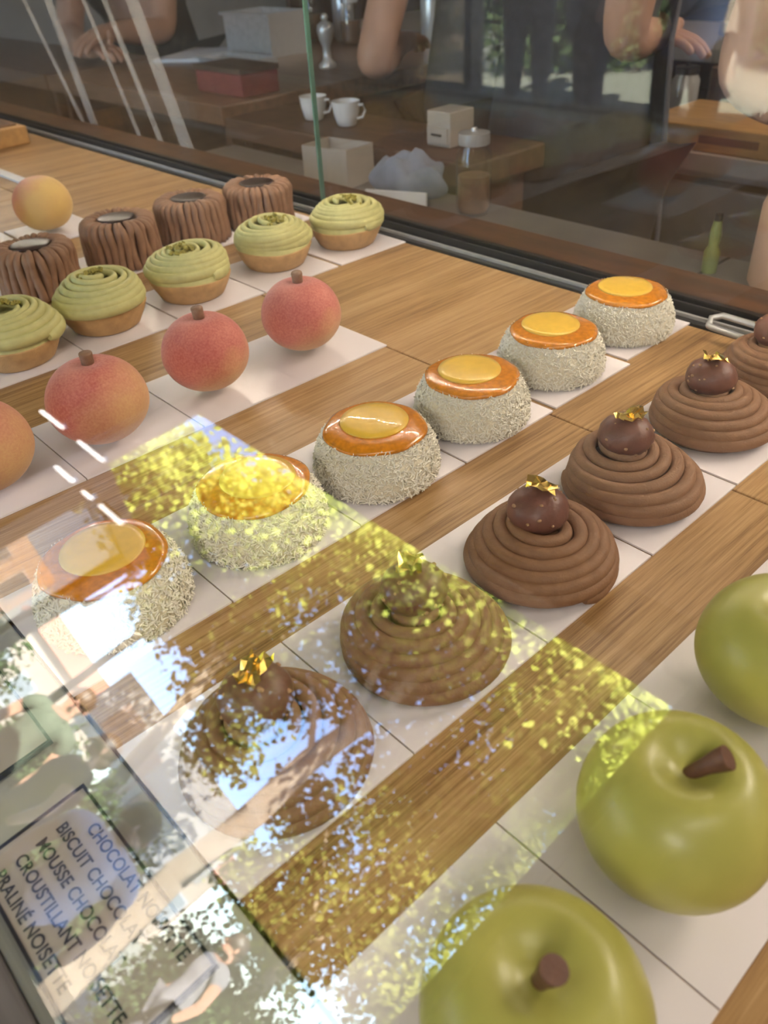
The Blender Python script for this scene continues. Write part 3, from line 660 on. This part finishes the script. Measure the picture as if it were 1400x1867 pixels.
for i, (x, y, r, h, k_) in enumerate([(-2.30, 1.82, .035, .14, 'g'), (-2.20, 1.86, .032, .16, 's'), (-2.10, 1.80, .030, .12, 'g'), (-2.02, 1.88, .034, .15, 's'), (-1.93, 1.80, .03, .13, 'g'), (-1.86, 1.9, .033, .17, 's')]):
    jar(x, y, ZC, r, h, '%s %s behind the steel container, %s from the left' % ('glass' if k_ == 'g' else 'steel', 'jar' if k_ == 'g' else 'canister', ORD[i]), k_)
for i, (x, y, r, h, k_) in enumerate([(-1.00, 1.97, .032, .17, 'g'), (-.91, 1.93, .030, .12, 's'), (-.83, 1.99, .034, .15, 'g'), (-.86, 1.86, .028, .10, 'g'), (-.76, 1.88, .03, .13, 's'), (-1.12+.1, 1.84, .03, .1, 's')]):
    jar(x, y, .851, r, h, '%s %s behind the chopping board, %s from the left' % ('glass' if k_ == 'g' else 'steel', 'jar' if k_ == 'g' else 'canister', ['third', 'fourth', 'fifth', 'sixth', 'seventh', 'second'][i]), k_)
t = thing('pepper_mill', 'slim steel pepper mill standing right of the pane seam', 'mill', (-1.80, 1.46, ZC))
MB().lathe([(.022, 0), (.023, .008), (.012, .02), (.010, .045), (.016, .06), (.021, .08), (.019, .095), (.008, .102), (0, .104)], 20).build('mill_body', M_STEEL, t, True)
MB().ball((0, 0, .110), .009, 12, 8).build('mill_knob', M_STEEL, t, True)
for i, x in enumerate((-1.40, -1.30)):
    t = thing('cup', 'white cup on the narrow counter, %s of two' % ('left' if i == 0 else 'right'), 'cup', (x, 1.09, .9305), .4, 'white cups'); t.scale = (.72, .72, .72)
    MB().lathe([(.022, 0), (.026, .003), (.034, .03), (.038, .06), (.036, .06), (.031, .03), (.022, .006), (0, .006)], 24).build('cup_body', M_WHITE, t, True)
    MB().tube([(.033, 0, .050), (.050, 0, .052), (.056, 0, .038), (.048, 0, .022), (.031, 0, .018)], .0035, 8).build('cup_handle', M_WHITE, t, True)
t = thing('white_box', 'small white box with a drawer on the narrow dark counter', 'box', (-1.03, 1.09, .9305))
MB().box(-.024, .03, -.03, .03, 0, .055).build('box_body', M_SIGN, t, bevel=.002); d = MB().box(-.02, .026, -.034, -.0302, .006, .03).build('drawer', M_SIGN, t)
MB().box(-.008, .014, -.037, -.0342, .018, .021).build('drawer_pull', M_BLACK, d)
t = thing('chopping_board', 'thick honey coloured wooden chopping board on the kitchen counter', 'board', (-.77, 1.70, .851))
MB().box(-.20, .20, -.12, .12, 0, .045).build('board_slab', M_LWOOD, t, bevel=.003); MB().box(-.06, .06, -.1225, -.1202, .016, .030).build('grip_slot', M_DWOOD, t)
t = thing('dark_sink_basin', 'dark basin with a steel tap in the kitchen counter', 'basin', (-.25, 1.80, .851))
MB().box(-.15, .15, -.15, .15, 0, .012).build('basin_rim', M_STEEL, t); MB().box(-.13, .13, -.13, .13, .0125, .014).build('basin_bowl', M_BLACK, t); MB().tube([(0, .17, 0), (0, .17, .22), (0, .12, .27), (0, .04, .25)], .012, 10).build('tap', M_STEEL, t, True)
t = thing('beige_bottle', 'beige squeeze bottle on the worktop at the right picture edge', 'bottle', (-.365, .93, .8855))
MB().lathe([(.028, 0), (.032, .006), (.032, .09), (.026, .11), (.014, .12)], 20).build('bottle_body', M_SKIN2, t, True); MB().lathe([(.014, 0), (.012, .02), (.005, .04), (0, .041)], 16).build('bottle_nozzle', M_SIGN, t, True, (0, 0, .12))
t = thing('green_bottle', 'small green bottle standing in the dark by the right edge', 'bottle', (-.445, .925, .8855)); t.scale = (.8, .8, .8)
MB().lathe([(.011, 0), (.012, .03), (.007, .04), (.009, .055), (.006, .075), (0, .077)], 14).build('bottle_body', mat('bottle_green', (.20, .25, .09), .4, var=.15, scale=80), t, True); MB().lathe([(.006, 0), (.006, .01), (0, .011)], 10).build('bottle_cap', M_BLACK, t, True, (0, 0, .076))
t = thing('black_pot', 'round black pot behind the beige bottle at right', 'pot', (-.26, .925, .8855))
MB().lathe([(.04, 0), (.05, .01), (.052, .10), (.047, .10), (.045, .012), (0, .012)], 26).build('pot_body', M_BLACK, t, True); MB().tube([(-.052, -.01, .085), (-.075, -.01, .085), (-.075, .01, .085), (-.052, .01, .085)], .005, 8).build('pot_handle', M_STEEL, t, True)
t = thing('red_box', 'maroon box on the counter behind the cups', 'box', (-1.72, 1.13, ZC+.0005))
MB().box(-.09, .09, -.05, .05, 0, .045).build('box_body', M_REDC, t, bevel=.003); MB().box(-.092, .092, -.052, .052, .0452, .055).build('box_lid', M_DWOODX, t)
t = thing('cloth_bundle', 'crumpled blue grey cloth on the worktop behind the back glass', 'cloth', (-.95, .915, .8855), .4)
cb = MB(); cb.ball((0, 0, .034), (.06, .04, .034), 28, 16)
cb.v = [(p[0]*(1+.14*math.sin(p[1]*130+p[2]*90)), p[1]*(1+.14*math.sin(p[0]*110+1)), max(0, p[2]*(1+.22*math.sin(p[0]*95)*math.cos(p[1]*120)))) for p in cb.v]
cb.build('cloth_folds', mat('blue_grey_cloth', (.22, .24, .30), .85, var=.2, scale=30), t, True); MB().box(-.05, .05, -.057, -.052, .002, .03).build('cloth_hem', M_PAPER, t)
jar(-.83, .93, .8855, .026, .11, 'glass jar beside the blue grey cloth on the low worktop', 'g')
t = thing('folded_carton', 'pale open carton on the low worktop near the pane seam', 'carton', (-1.14, .93, .8855), .15)
for b in ((-.05, .05, -.035, -.033), (-.05, .05, .033, .035), (-.05, -.048, -.033, .033), (.048, .05, -.033, .033)): MB().box(*b, 0, .06).build('carton_side', M_SIGN, t)
MB().box(-.048, .048, -.033, .033, 0, .002).build('carton_base', M_SIGN, t)
# leaning see-through strips standing in for reflected streaks behind the left back pane
for i, (xt, zt, xb, wd) in enumerate([(-1.831, 1.156, -1.70, .014), (-1.722, 1.158, -1.652, .030), (-1.574, 1.161, -1.474, .012), (-1.496, 1.162, -1.398, .016), (-1.40, 1.163, -1.31, .040)]):
    k_ = (xt-xb)/(zt-.953); xtop = xb+k_*(.30)
    o = MB().add([(xb-wd/2, .741, .953), (xb+wd/2, .741, .953), (xb+wd/2, .743, .953), (xb-wd/2, .743, .953), (xtop-wd/2, .741, 1.253), (xtop+wd/2, .741, 1.253), (xtop+wd/2, .743, 1.253), (xtop-wd/2, .743, 1.253)],
             [(3, 2, 1, 0), (4, 5, 6, 7), (0, 1, 5, 4), (1, 2, 6, 5), (2, 3, 7, 6), (3, 0, 4, 7)]).build('streak_strip', M_FILM)
    tag(o, 'see-through strip in place of a reflected streak, behind the left back pane, %s from the left' % ORD[i], 'strip', 'reflected streak strips')

# ------------------------------------------------------------------ people
def skin_obj(name, verts, edges, radii, m, parent, lvl=2):
    me = bpy.data.meshes.new(name); me.from_pydata(verts, edges, []); me.materials.append(m)
    o = link(name, me, parent)
    md = o.modifiers.new('skin', 'SKIN'); md.use_smooth_shade = True
    sv = me.skin_vertices[0].data
    for i, r in enumerate(radii):
        sv[i].radius = (r, r) if not hasattr(r, '__len__') else r
        sv[i].use_root = (i == 0)
    o.modifiers.new('sub', 'SUBSURF').levels = lvl; o.modifiers['sub'].render_levels = lvl
    return o
def hand_chain(V, E, RD, iw, wrist, fwd, nrm, curl=.5, s=1.0):
    """palm and five fingers growing from vertex iw at the wrist"""
    f = Vector(fwd).normalized(); n = Vector(nrm); n = (n-f*n.dot(f)).normalized(); side = f.cross(n)
    w_ = Vector(wrist)
    p1 = w_+f*.04*s; p2 = w_+f*.075*s
    V.append(tuple(p1)); RD.append(.024*s); i1 = len(V)-1; E.append((iw, i1))
    for k_, (off, ln) in enumerate([(-.030, .062), (-.010, .072), (.010, .068), (.029, .052)]):
        b = p2+side*off*s+f*(.006-abs(off)*.15)*s; V.append(tuple(b)); RD.append(.011*s); ib = len(V)-1; E.append((i1, ib))
        d = f.copy(); p = b
        for q in range(3):
            d = (d-n*curl*(.55+.25*q)).normalized(); p = p+d*ln*s*(.42, .33, .25)[q]
            V.append(tuple(p)); RD.append((.0088, .0082, .0068)[q]*s); E.append((len(V)-2 if q else ib, len(V)-1))
    d = (f*.55-side*.75-n*.2).normalized(); p = w_+f*.022*s-side*.018*s; V.append(tuple(p)); RD.append(.013*s); E.append((iw, len(V)-1))
    for q in range(2):
        p = p+d*.034*s; d = (d+f*.5).normalized(); V.append(tuple(p)); RD.append((.0105, .0085)[q]*s); E.append((len(V)-2, len(V)-1))
def person(label, pos, face, arms, mskin, mshirt, mpants, lean=0.0, apron=None, h=1.0, sleeve=.5, hair=M_HAIR, group=None, hands=True, mlow=None):
    """face: heading of the chest (unit xy); arms: two (shoulder, elbow, wrist, handdir) in world coordinates or None for hanging"""
    t = thing('person', label, 'person', (pos[0], pos[1], 0), 0, group)
    fx = Vector((face[0], face[1], 0)).normalized(); sx = Vector((fx.y, -fx.x, 0))     # sx: the person's right
    O = Vector((pos[0], pos[1], 0))
    def W(a, b, z): return tuple(fx*a+sx*b+Vector((0, 0, z*h)))
    L_ = lean
    V = [W(0, 0, .92), W(L_*.25, 0, 1.06), W(L_*.6, 0, 1.22), W(L_*.9, 0, 1.36), W(L_*1.1, 0, 1.47), W(L_*1.2+.01, 0, 1.55), W(L_*1.25+.02, 0, 1.62), W(L_*1.25+.01, 0, 1.685)]
    E = [(i, i+1) for i in range(7)]; RD = [.10, .105, .118, .095, .052, .066, .082, .062]
    for sgn in (-1, 1):
        i0 = len(V); V += [W(.0, sgn*.09, .86), W(.015, sgn*.10, .48), W(-.01, sgn*.10, .10), W(.06, sgn*.105, .045), W(.15, sgn*.11, .03)]
        RD += [.078, .058, .042, .04, .03]; E += [(0, i0), (i0, i0+1), (i0+1, i0+2), (i0+2, i0+3), (i0+3, i0+4)]
    SH = []
    for k_, sgn in enumerate((-1, 1)):
        a = arms[k_] if arms else None
        if a: sh, el, wr, hd = [tuple(Vector(q)-O) for q in a[:3]]+[a[3]]
        else: sh, el, wr, hd = W(L_*.85, sgn*.19, 1.38), W(L_*.5-.02, sgn*.24, 1.10), W(L_*.5+.06, sgn*.23, .86), (fx.x*.2, fx.y*.2, -1)
        SH.append((sh, el, wr))
        i0 = len(V); mid = tuple((Vector(sh)+Vector(el))/2); mf = tuple(Vector(el)*.65+Vector(wr)*.35)
        V += [sh, mid, el, mf, wr]; RD += [.062, .047, .041, .040, .028]; E += [(3, i0), (i0, i0+1), (i0+1, i0+2), (i0+2, i0+3), (i0+3, i0+4)]
        if hands: hand_chain(V, E, RD, i0+4, wr, hd, (0, 0, 1) if abs(hd[2]) < .8 else tuple(fx), .45)
    skin_obj('body', V, E, RD, mskin, t)
    # face and hair
    hc = Vector(V[6])
    for sgn in (-1, 1):
        MB().ball(tuple(hc+fx*.073+sx*sgn*.032+Vector((0, 0, .006))), .011, 10, 7).build('eye', M_EYE, t, True)
        MB().ball(tuple(hc+sx*sgn*.083+Vector((0, 0, -.005))), (.012, .016, .028), 10, 7).build('ear', mskin, t, True)
    MB().tube([tuple(hc+fx*.080+Vector((0, 0, .010))), tuple(hc+fx*.096+Vector((0, 0, -.022))), tuple(hc+fx*.080+Vector((0, 0, -.030)))], [.006, .013, .008], 8).build('nose', mskin, t, True)
    MB().ball(tuple(hc+fx*.070+Vector((0, 0, -.055))), (.018, .018, .007), 10, 6).build('mouth', M_LIP, t, True)
    hb = MB(); hb.ball(tuple(hc-fx*.014+Vector((0, 0, .030))), (.092, .092, .088), 20, 12); hb.ball(tuple(hc-fx*.045+Vector((0, 0, -.02))), (.068, .068, .075), 16, 10); hb.build('hair', hair, t, True)
    # clothes
    V2 = [W(0, 0, .80)]+V[:5]; V2[5] = tuple(Vector(V[3])*.6+Vector(V[4])*.4); R2 = [.165, .160, .138, .142, .114, .074]; E2 = [(0, 1), (1, 2), (2, 3), (3, 4), (4, 5)]
    for (sh, el, wr) in SH:
        i0 = len(V2); V2 += [sh, tuple(Vector(sh)*(1-sleeve)+Vector(el)*sleeve)]; R2 += [.074, .062]; E2 += [(4, i0), (i0, i0+1)]
    skin_obj('shirt', V2, E2, R2, mshirt, t)
    V3 = [W(0, 0, .97)]; R3 = [.148]; E3 = []
    for k_ in range(2):
        b = 8+k_*5; i0 = len(V3); V3 += [V[b], V[b+1], V[b+2]]; R3 += [.116, .078, .062]; E3 += [(0, i0), (i0, i0+1), (i0+1, i0+2)]
    skin_obj('trousers', V3, E3, R3, mpants, t)
    if apron:
        g_ = MB(); vs = []; n_ = 9
        for z, r_ in ((.55, .19), (.75, .185), (.92, .172), (1.06, .158), (1.2, .168), (1.32, .15)):
            for i in range(n_):
                a = (i/(n_-1)-.5)*(2.4 if z < 1.1 else 1.5); off = L_*(.0 if z < .95 else (z-.92)*1.6)
                vs.append(W(off+r_*math.cos(a), r_*math.sin(a), z))
        g_.add(vs, [(j*n_+i, j*n_+i+1, (j+1)*n_+i+1, (j+1)*n_+i) for j in range(5) for i in range(n_-1)])
        ao = g_.build('apron', apron, t, True); sd = ao.modifiers.new('thick', 'SOLIDIFY'); sd.thickness = .004
    return t
person('person in black leaning on the brown counter with hands folded', (-2.93, 1.62), (.45, -.9),
       [((-2.72, 1.58, 1.26), (-2.52, 1.42, 1.005), (-2.46, 1.22, 1.03), (.2, -.9, -.1)), ((-3.05, 1.45, 1.26), (-2.78, 1.24, 1.0), (-2.50, 1.16, .99), (.95, .1, .05))],
       M_SKIN, M_TEEB, M_TEE, lean=.18)
person('person in a dark tee and apron, bare elbow right of the pane seam', (-1.34, 1.55), (.05, 1),
       [((-1.47, 1.48, 1.36), (-1.43, 1.28, 1.00), (-1.57, 1.49, 1.01), (-.4, .9, 0)), ((-1.19, 1.56, 1.36), (-1.19, 1.62, 1.08), (-1.24, 1.78, 1.04), (-.3, 1, 0))],
       M_SKIN, M_TEE, M_TEEB, lean=.06, apron=M_APRON, sleeve=.35)
person('far person in a dark tee bending over white paper', (-2.02, 3.58), (-.25, -1), 
       [((-1.90, 3.40, 1.28), (-1.98, 3.22, 1.02), (-2.15, 3.06, .90), (-.7, -.7, 0)), ((-2.24, 3.42, 1.28), (-2.36, 3.24, 1.02), (-2.28, 3.03, .90), (.5, -.8, 0))],
       M_SKIN, M_TEE, M_TEEB, lean=.2, sleeve=.6)
person('person with a bare orange toned arm hanging before the kitchen counter', (-.965, 1.34), (.1, 1),
       [((-1.10, 1.37, 1.38), (-1.08, 1.42, 1.12), (-.95, 1.50, 1.05), (.9, .2, 0)), ((-.82, 1.33, 1.38), (-.84, 1.29, 1.07), (-.90, 1.53, 1.06), (-.6, .8, 0))],
       M_SKIN, M_TEE, M_TEEB, lean=.03, apron=M_APRON, sleeve=.3)
person('person with a large pale elbow at the right picture edge', (-.25, 1.25), (.15, 1),
       [((-.49, 1.17, 1.36), (-.555, 1.13, 1.055), (-.36, 1.08, 1.03), (.9, -.1, 0)), ((-.1, 1.2, 1.36), (-.05, 1.12, 1.08), (-.16, 1.12, 1.02), (-.9, -.1, 0))],
       M_SKIN2, M_TEEB, M_TEEB, lean=.02, apron=M_TEEB, sleeve=.25)
person('far person in a white shirt standing behind the glass jars', (-1.45, 3.85), (.2, -1), None, M_SKIN, M_LAV, M_REDC)
tag(MB().box(-2.42, -2.12, 2.86, 3.07, .8605, .864).build('paper_sheet', M_PAPER), 'white sheet of paper under the far person\'s hands', 'paper')

# ------------------------------------------------------------------ outdoors: street, trees, houses
VC = Vector((0, .276, 1.001))
def out(az, el, D):
    a, e = R(az), R(el); return VC+Vector((math.sin(a)*math.cos(e), -math.cos(a)*math.cos(e), math.sin(e)))*D
struct('ground', MB().box(-60, 40, -60, YF-.12, -.2, -.02), M_PAVE, 'pale paved street in front of the shop')
LEAF = [(0, 0, 0), (.35, .28, .05), (.75, .2, .02), (1.0, 0, -.06), (.75, -.2, .02), (.35, -.28, .05)]
def foliage(blobs, size, seed):
    """blobs: (centre, radius, count); returns a mesh builder of folded leaves"""
    r = np.random.default_rng(seed); allv = []; allf = []; o = 0
    base = np.array(LEAF)
    for c, rad, n in blobs:
        n = int(n*3.6); d = r.normal(size=(n, 3)); d /= np.linalg.norm(d, axis=1)[:, None]; p = np.array(c)+d*(r.random(n)**.45*(.6+.6*r.random(n)))[:, None]*np.array(rad)
        ax = r.normal(size=(n, 3)); ax[:, 2] -= .6; ax /= np.linalg.norm(ax, axis=1)[:, None]
        up = r.normal(size=(n, 3))*.7+np.array([0, 0, 1.0]); s = np.cross(ax, up); s /= np.linalg.norm(s, axis=1)[:, None]; nn = np.cross(s, ax)
        sz = size*r.uniform(.6, 1.25, n)
        v = p[:, None, :]+sz[:, None, None]*(base[None, :, 0:1]*ax[:, None, :]+base[None, :, 1:2]*s[:, None, :]*1.5+base[None, :, 2:3]*nn[:, None, :])
        allv.append(v.reshape(-1, 3)); k = np.arange(n)*6+o; o += n*6
        allf.append(np.stack([k, k+1, k+2, k+3], 1)); allf.append(np.stack([k, k+3, k+4, k+5], 1))
    V = np.concatenate(allv); F = np.concatenate(allf); return V, F
def leaf_mesh(name, V, F, m):
    me = bpy.data.meshes.new(name); me.vertices.add(len(V)); me.vertices.foreach_set('co', V.astype(np.float32).ravel())
    me.loops.add(len(F)*4); me.loops.foreach_set('vertex_index', F.astype(np.int32).ravel()); me.polygons.add(len(F)); me.polygons.foreach_set('loop_start', np.arange(len(F), dtype=np.int32)*4)
    me.update(calc_edges=True); me.validate(); me.materials.append(m); return me
def tree(name, label, trunk, rad, branches, blobs, m, size, seed, group='street trees'):
    base = Vector(trunk[0]); base.z = -.02
    t = thing(name, label, 'tree', tuple(base), 0, group)
    loc = lambda p: tuple(Vector(p)-base)
    n = len(trunk); MB().tube([loc(p) for p in trunk], [rad*(1-.45*i/(n-1)) for i in range(n)], 10).build('trunk', M_BARK, t, True)
    for b, rb in branches: MB().tube([loc(p) for p in b], [rb*(1-.5*i/(len(b)-1)) for i in range(len(b))], 7).build('branch', M_BARK, t, True)
    for grp, mm in zip((blobs if isinstance(blobs[0], list) else [blobs]), (m if isinstance(m, list) else [m])):
        V, F = foliage([(loc(c), r_, k) for c, r_, k in grp], size, seed); tag(link('foliage', leaf_mesh('foliage', V, F, mm), t), kind='stuff')
    return t
def B(az, el, D, r, n): return (out(az, el, D), (r, r, r*.8), n)
q = random.Random(5)
# tree A: thick trunk in the middle of the doorway
D = 6.5
tA = [out(-31.5, -8, D), out(-32.3, 2, D), out(-32, 8, D), out(-32.3, 13, D), out(-31.8, 18, D), out(-32, 24, D)]
tree('plane_tree', 'leafy street tree with a thick leaning trunk, mirrored in the middle of the front glass', tA, .125,
     [([out(-32, 16, D), out(-34, 20, D), out(-37, 27, D*.98)], .05), ([out(-31.8, 18, D), out(-29, 22, D), out(-25, 25, D)], .05), ([out(-32, 21, D), out(-31, 27, D*.95), out(-28, 33, D*.9)], .045), ([out(-32.3, 13, D), out(-35, 15.5, D), out(-37, 16.5, D)], .03)],
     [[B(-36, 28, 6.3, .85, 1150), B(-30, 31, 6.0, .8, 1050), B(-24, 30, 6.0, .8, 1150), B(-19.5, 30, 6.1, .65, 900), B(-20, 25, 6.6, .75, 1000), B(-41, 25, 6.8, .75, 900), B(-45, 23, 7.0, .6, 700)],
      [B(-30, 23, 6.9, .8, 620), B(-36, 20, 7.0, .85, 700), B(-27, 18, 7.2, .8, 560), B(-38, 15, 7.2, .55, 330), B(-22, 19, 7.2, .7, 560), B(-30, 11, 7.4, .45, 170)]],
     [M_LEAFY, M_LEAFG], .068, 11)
# tree B: thinner leaning trunk to its left
D = 9.0
tB = [out(-38.5, -6, D), out(-39, 1, D), out(-40.5, 8, D), out(-42, 13, D), out(-43.2, 17, D), out(-44, 23, D)]
tree('slender_tree', 'street tree with a slender leaning trunk left of the thick trunk', tB, .095,
     [([out(-41.5, 11, D), out(-44, 14, D), out(-47, 17, D)], .035), ([out(-42.5, 14, D), out(-40, 17, D), out(-38, 20, D)], .035)],
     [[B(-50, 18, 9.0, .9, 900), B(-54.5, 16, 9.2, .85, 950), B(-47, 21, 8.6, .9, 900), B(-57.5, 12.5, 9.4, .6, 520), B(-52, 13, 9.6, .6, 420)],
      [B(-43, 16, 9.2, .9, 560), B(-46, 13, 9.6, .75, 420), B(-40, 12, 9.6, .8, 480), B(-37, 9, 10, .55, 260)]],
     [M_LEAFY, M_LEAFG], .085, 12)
# tree C: far left pole of a trunk
D = 11
tree('thin_tree', 'thin far street tree seen at the left of the mirrored street', [out(-45.5, -5, D), out(-46, 2, D), out(-46.3, 8, D), out(-46, 12, D)], .080,
     [([out(-46, 8, D), out(-48, 11, D), out(-49, 13, D)], .03)], [B(-47, 11, 11, .55, 260), B(-45, 13, 11, .7, 360)], M_LEAFG, .09, 13)
# tree D: low bushy tree to the right
D = 9.5
tree('bushy_tree', 'low dark bushy tree at the right of the mirrored street', [out(-24, -6, D), out(-24, 1, D), out(-23.5, 8, D), out(-23, 13, D)], .10,
     [([out(-23.8, 6, D), out(-27, 10, D), out(-29, 12, D)], .04)], [B(-25, 14, 9.5, .9, 520), B(-20, 14, 9.5, .85, 560), B(-22, 9, 9.5, .9, 620), B(-27.5, 9, 9.8, .6, 330), B(-18, 8, 9.5, .7, 480), B(-25, 5, 9.8, .7, 480), B(-29, 5.5, 10, .5, 300), B(-20, 19, 9.2, .8, 500)], M_LEAFG, .08, 14)
# hedges along the street
for i, (a0_, a1_, D, h_) in enumerate([(-60, -49, 8.2, 1.35), (-45.5, -34, 7.9, 1.30), (-29, -15, 7.8, 1.40)]):
    bl = []
    for k_ in range(9):
        az = a0_+(a1_-a0_)*(k_+.5)/9; p = out(az, 0, D); bl.append(((p.x, p.y, h_*.5), (.36, .36, h_*.52), 620))
    base = Vector((bl[4][0][0], bl[4][0][1], -.02)); t = thing('hedge', ['clipped green hedge at the left end of the mirrored street', 'clipped green hedge under the white billboard', 'clipped green hedge at the right end of the mirrored street'][i], 'hedge', tuple(base), 0, 'street hedges')
    V, F = foliage([(tuple(Vector(c)-base), r_, n) for c, r_, n in bl], .055, 30+i); tag(link('foliage', leaf_mesh('foliage', V, F, M_HEDGE), t), kind='stuff')
    for k_ in (1, 4, 7): MB().tube([tuple(Vector((bl[k_][0][0], bl[k_][0][1], -.02))-base), tuple(Vector((bl[k_][0][0], bl[k_][0][1], h_*.6))-base)], .025, 7).build('stem', M_BARK, t, True)
# white billboard behind the hedge
p0, p1 = out(-44.5, 0, 11.5), out(-31, 0, 11.0)
dv = Vector((p1.x-p0.x, p1.y-p0.y, 0)); W_ = dv.length
bb = thing('billboard', 'large white billboard with pale printed pictures above the hedge', 'billboard', (p0.x, p0.y, -.02), math.atan2(dv.y, dv.x))
MB().box(0, W_, -.05, .05, 1.55, 2.45).build('billboard_panel', M_WHITE, bb)
MB().box(W_*.35, W_*.85, -.06, .04, 1.25, 2.0).build('billboard_panel', M_PAPER, bb)
for x in (.2, W_*.5, W_-.2): MB().box(x-.05, x+.05, .055, .15, 0, 1.7).build('billboard_post', M_STEEL, bb)
M_PRINT = mat('faded_print', (0.62, 0.48, 0.44), .6, var=.35, scale=5)
for (x0, x1, z0, z1) in ((.35, .75, 1.75, 2.2), (1.0, 1.25, 1.7, 2.1), (W_*.45, W_*.6, 1.35, 1.8)): MB().box(x0, x1, .051, .053, z0, z1).build('printed_picture', M_PRINT, bb)
# houses across the street
def house(label, az, D, w, d, h, floors, cols, roof):
    p = out(az, 0, D); t = thing('town_house', label, 'building', (p.x, p.y, -.05), R(az), 'houses across the street')
    MB().box(-w/2, w/2, -d, 0, 0, h).build('house_wall', M_STONE, t)
    if roof: MB().add([(-w/2-.3, .3, h), (w/2+.3, .3, h), (w/2+.3, -d-.3, h), (-w/2-.3, -d-.3, h), (-w/2, -d/2, h+1.2), (w/2, -d/2, h+1.2)], [(0, 1, 5, 4), (2, 3, 4, 5), (0, 4, 3), (1, 2, 5), (3, 2, 1, 0)]).build('roof', M_ROOF, t)
    for f in range(floors):
        for c in range(cols):
            x = -w/2+w*(c+.5)/cols; z = .9+f*(h-.8)/floors
            wf = MB().box(x-.45, x+.45, 0, .06, z, z+1.3).build('window_frame', M_WHITE, t); MB().box(x-.38, x+.38, .061, .07, z+.07, z+1.23).build('window_pane', M_PANEWIN, wf)
    return t
house('pale stone house with a terracotta roof across the street', -46.5, 34, 6, 5, 3.4, 1, 4, True)
house('tall pale house at the far left of the mirrored street', -57, 36, 6, 5, 5.2, 2, 4, False)
house('pale house standing behind the billboard', -35, 36, 6, 5, 3.6, 1, 5, True)
# passers-by
for i, (az, D, m1, lab) in enumerate([(-41.3, 5.2, M_TEE, 'passer-by in a dark top near the hedge, mirrored at lower left'), (-36.2, 4.0, M_LAV, 'passer-by in a lavender white shirt, mirrored over the sign'), (-26.5, 7.0, M_APRON, 'passer-by in a grey top mirrored by the board edge'), (-44.8, 6.0, M_GREENTOP, 'passer-by in a dark green top at the left of the mirrored street')]):
    p = out(az, 0, D); person(lab, (p.x, p.y), (.6 if i % 2 else -.6, .8), None, M_SKIN, m1, M_TEE, h=[.78, .70, .80, .84][i]*1.0, group='passers-by', hands=False)
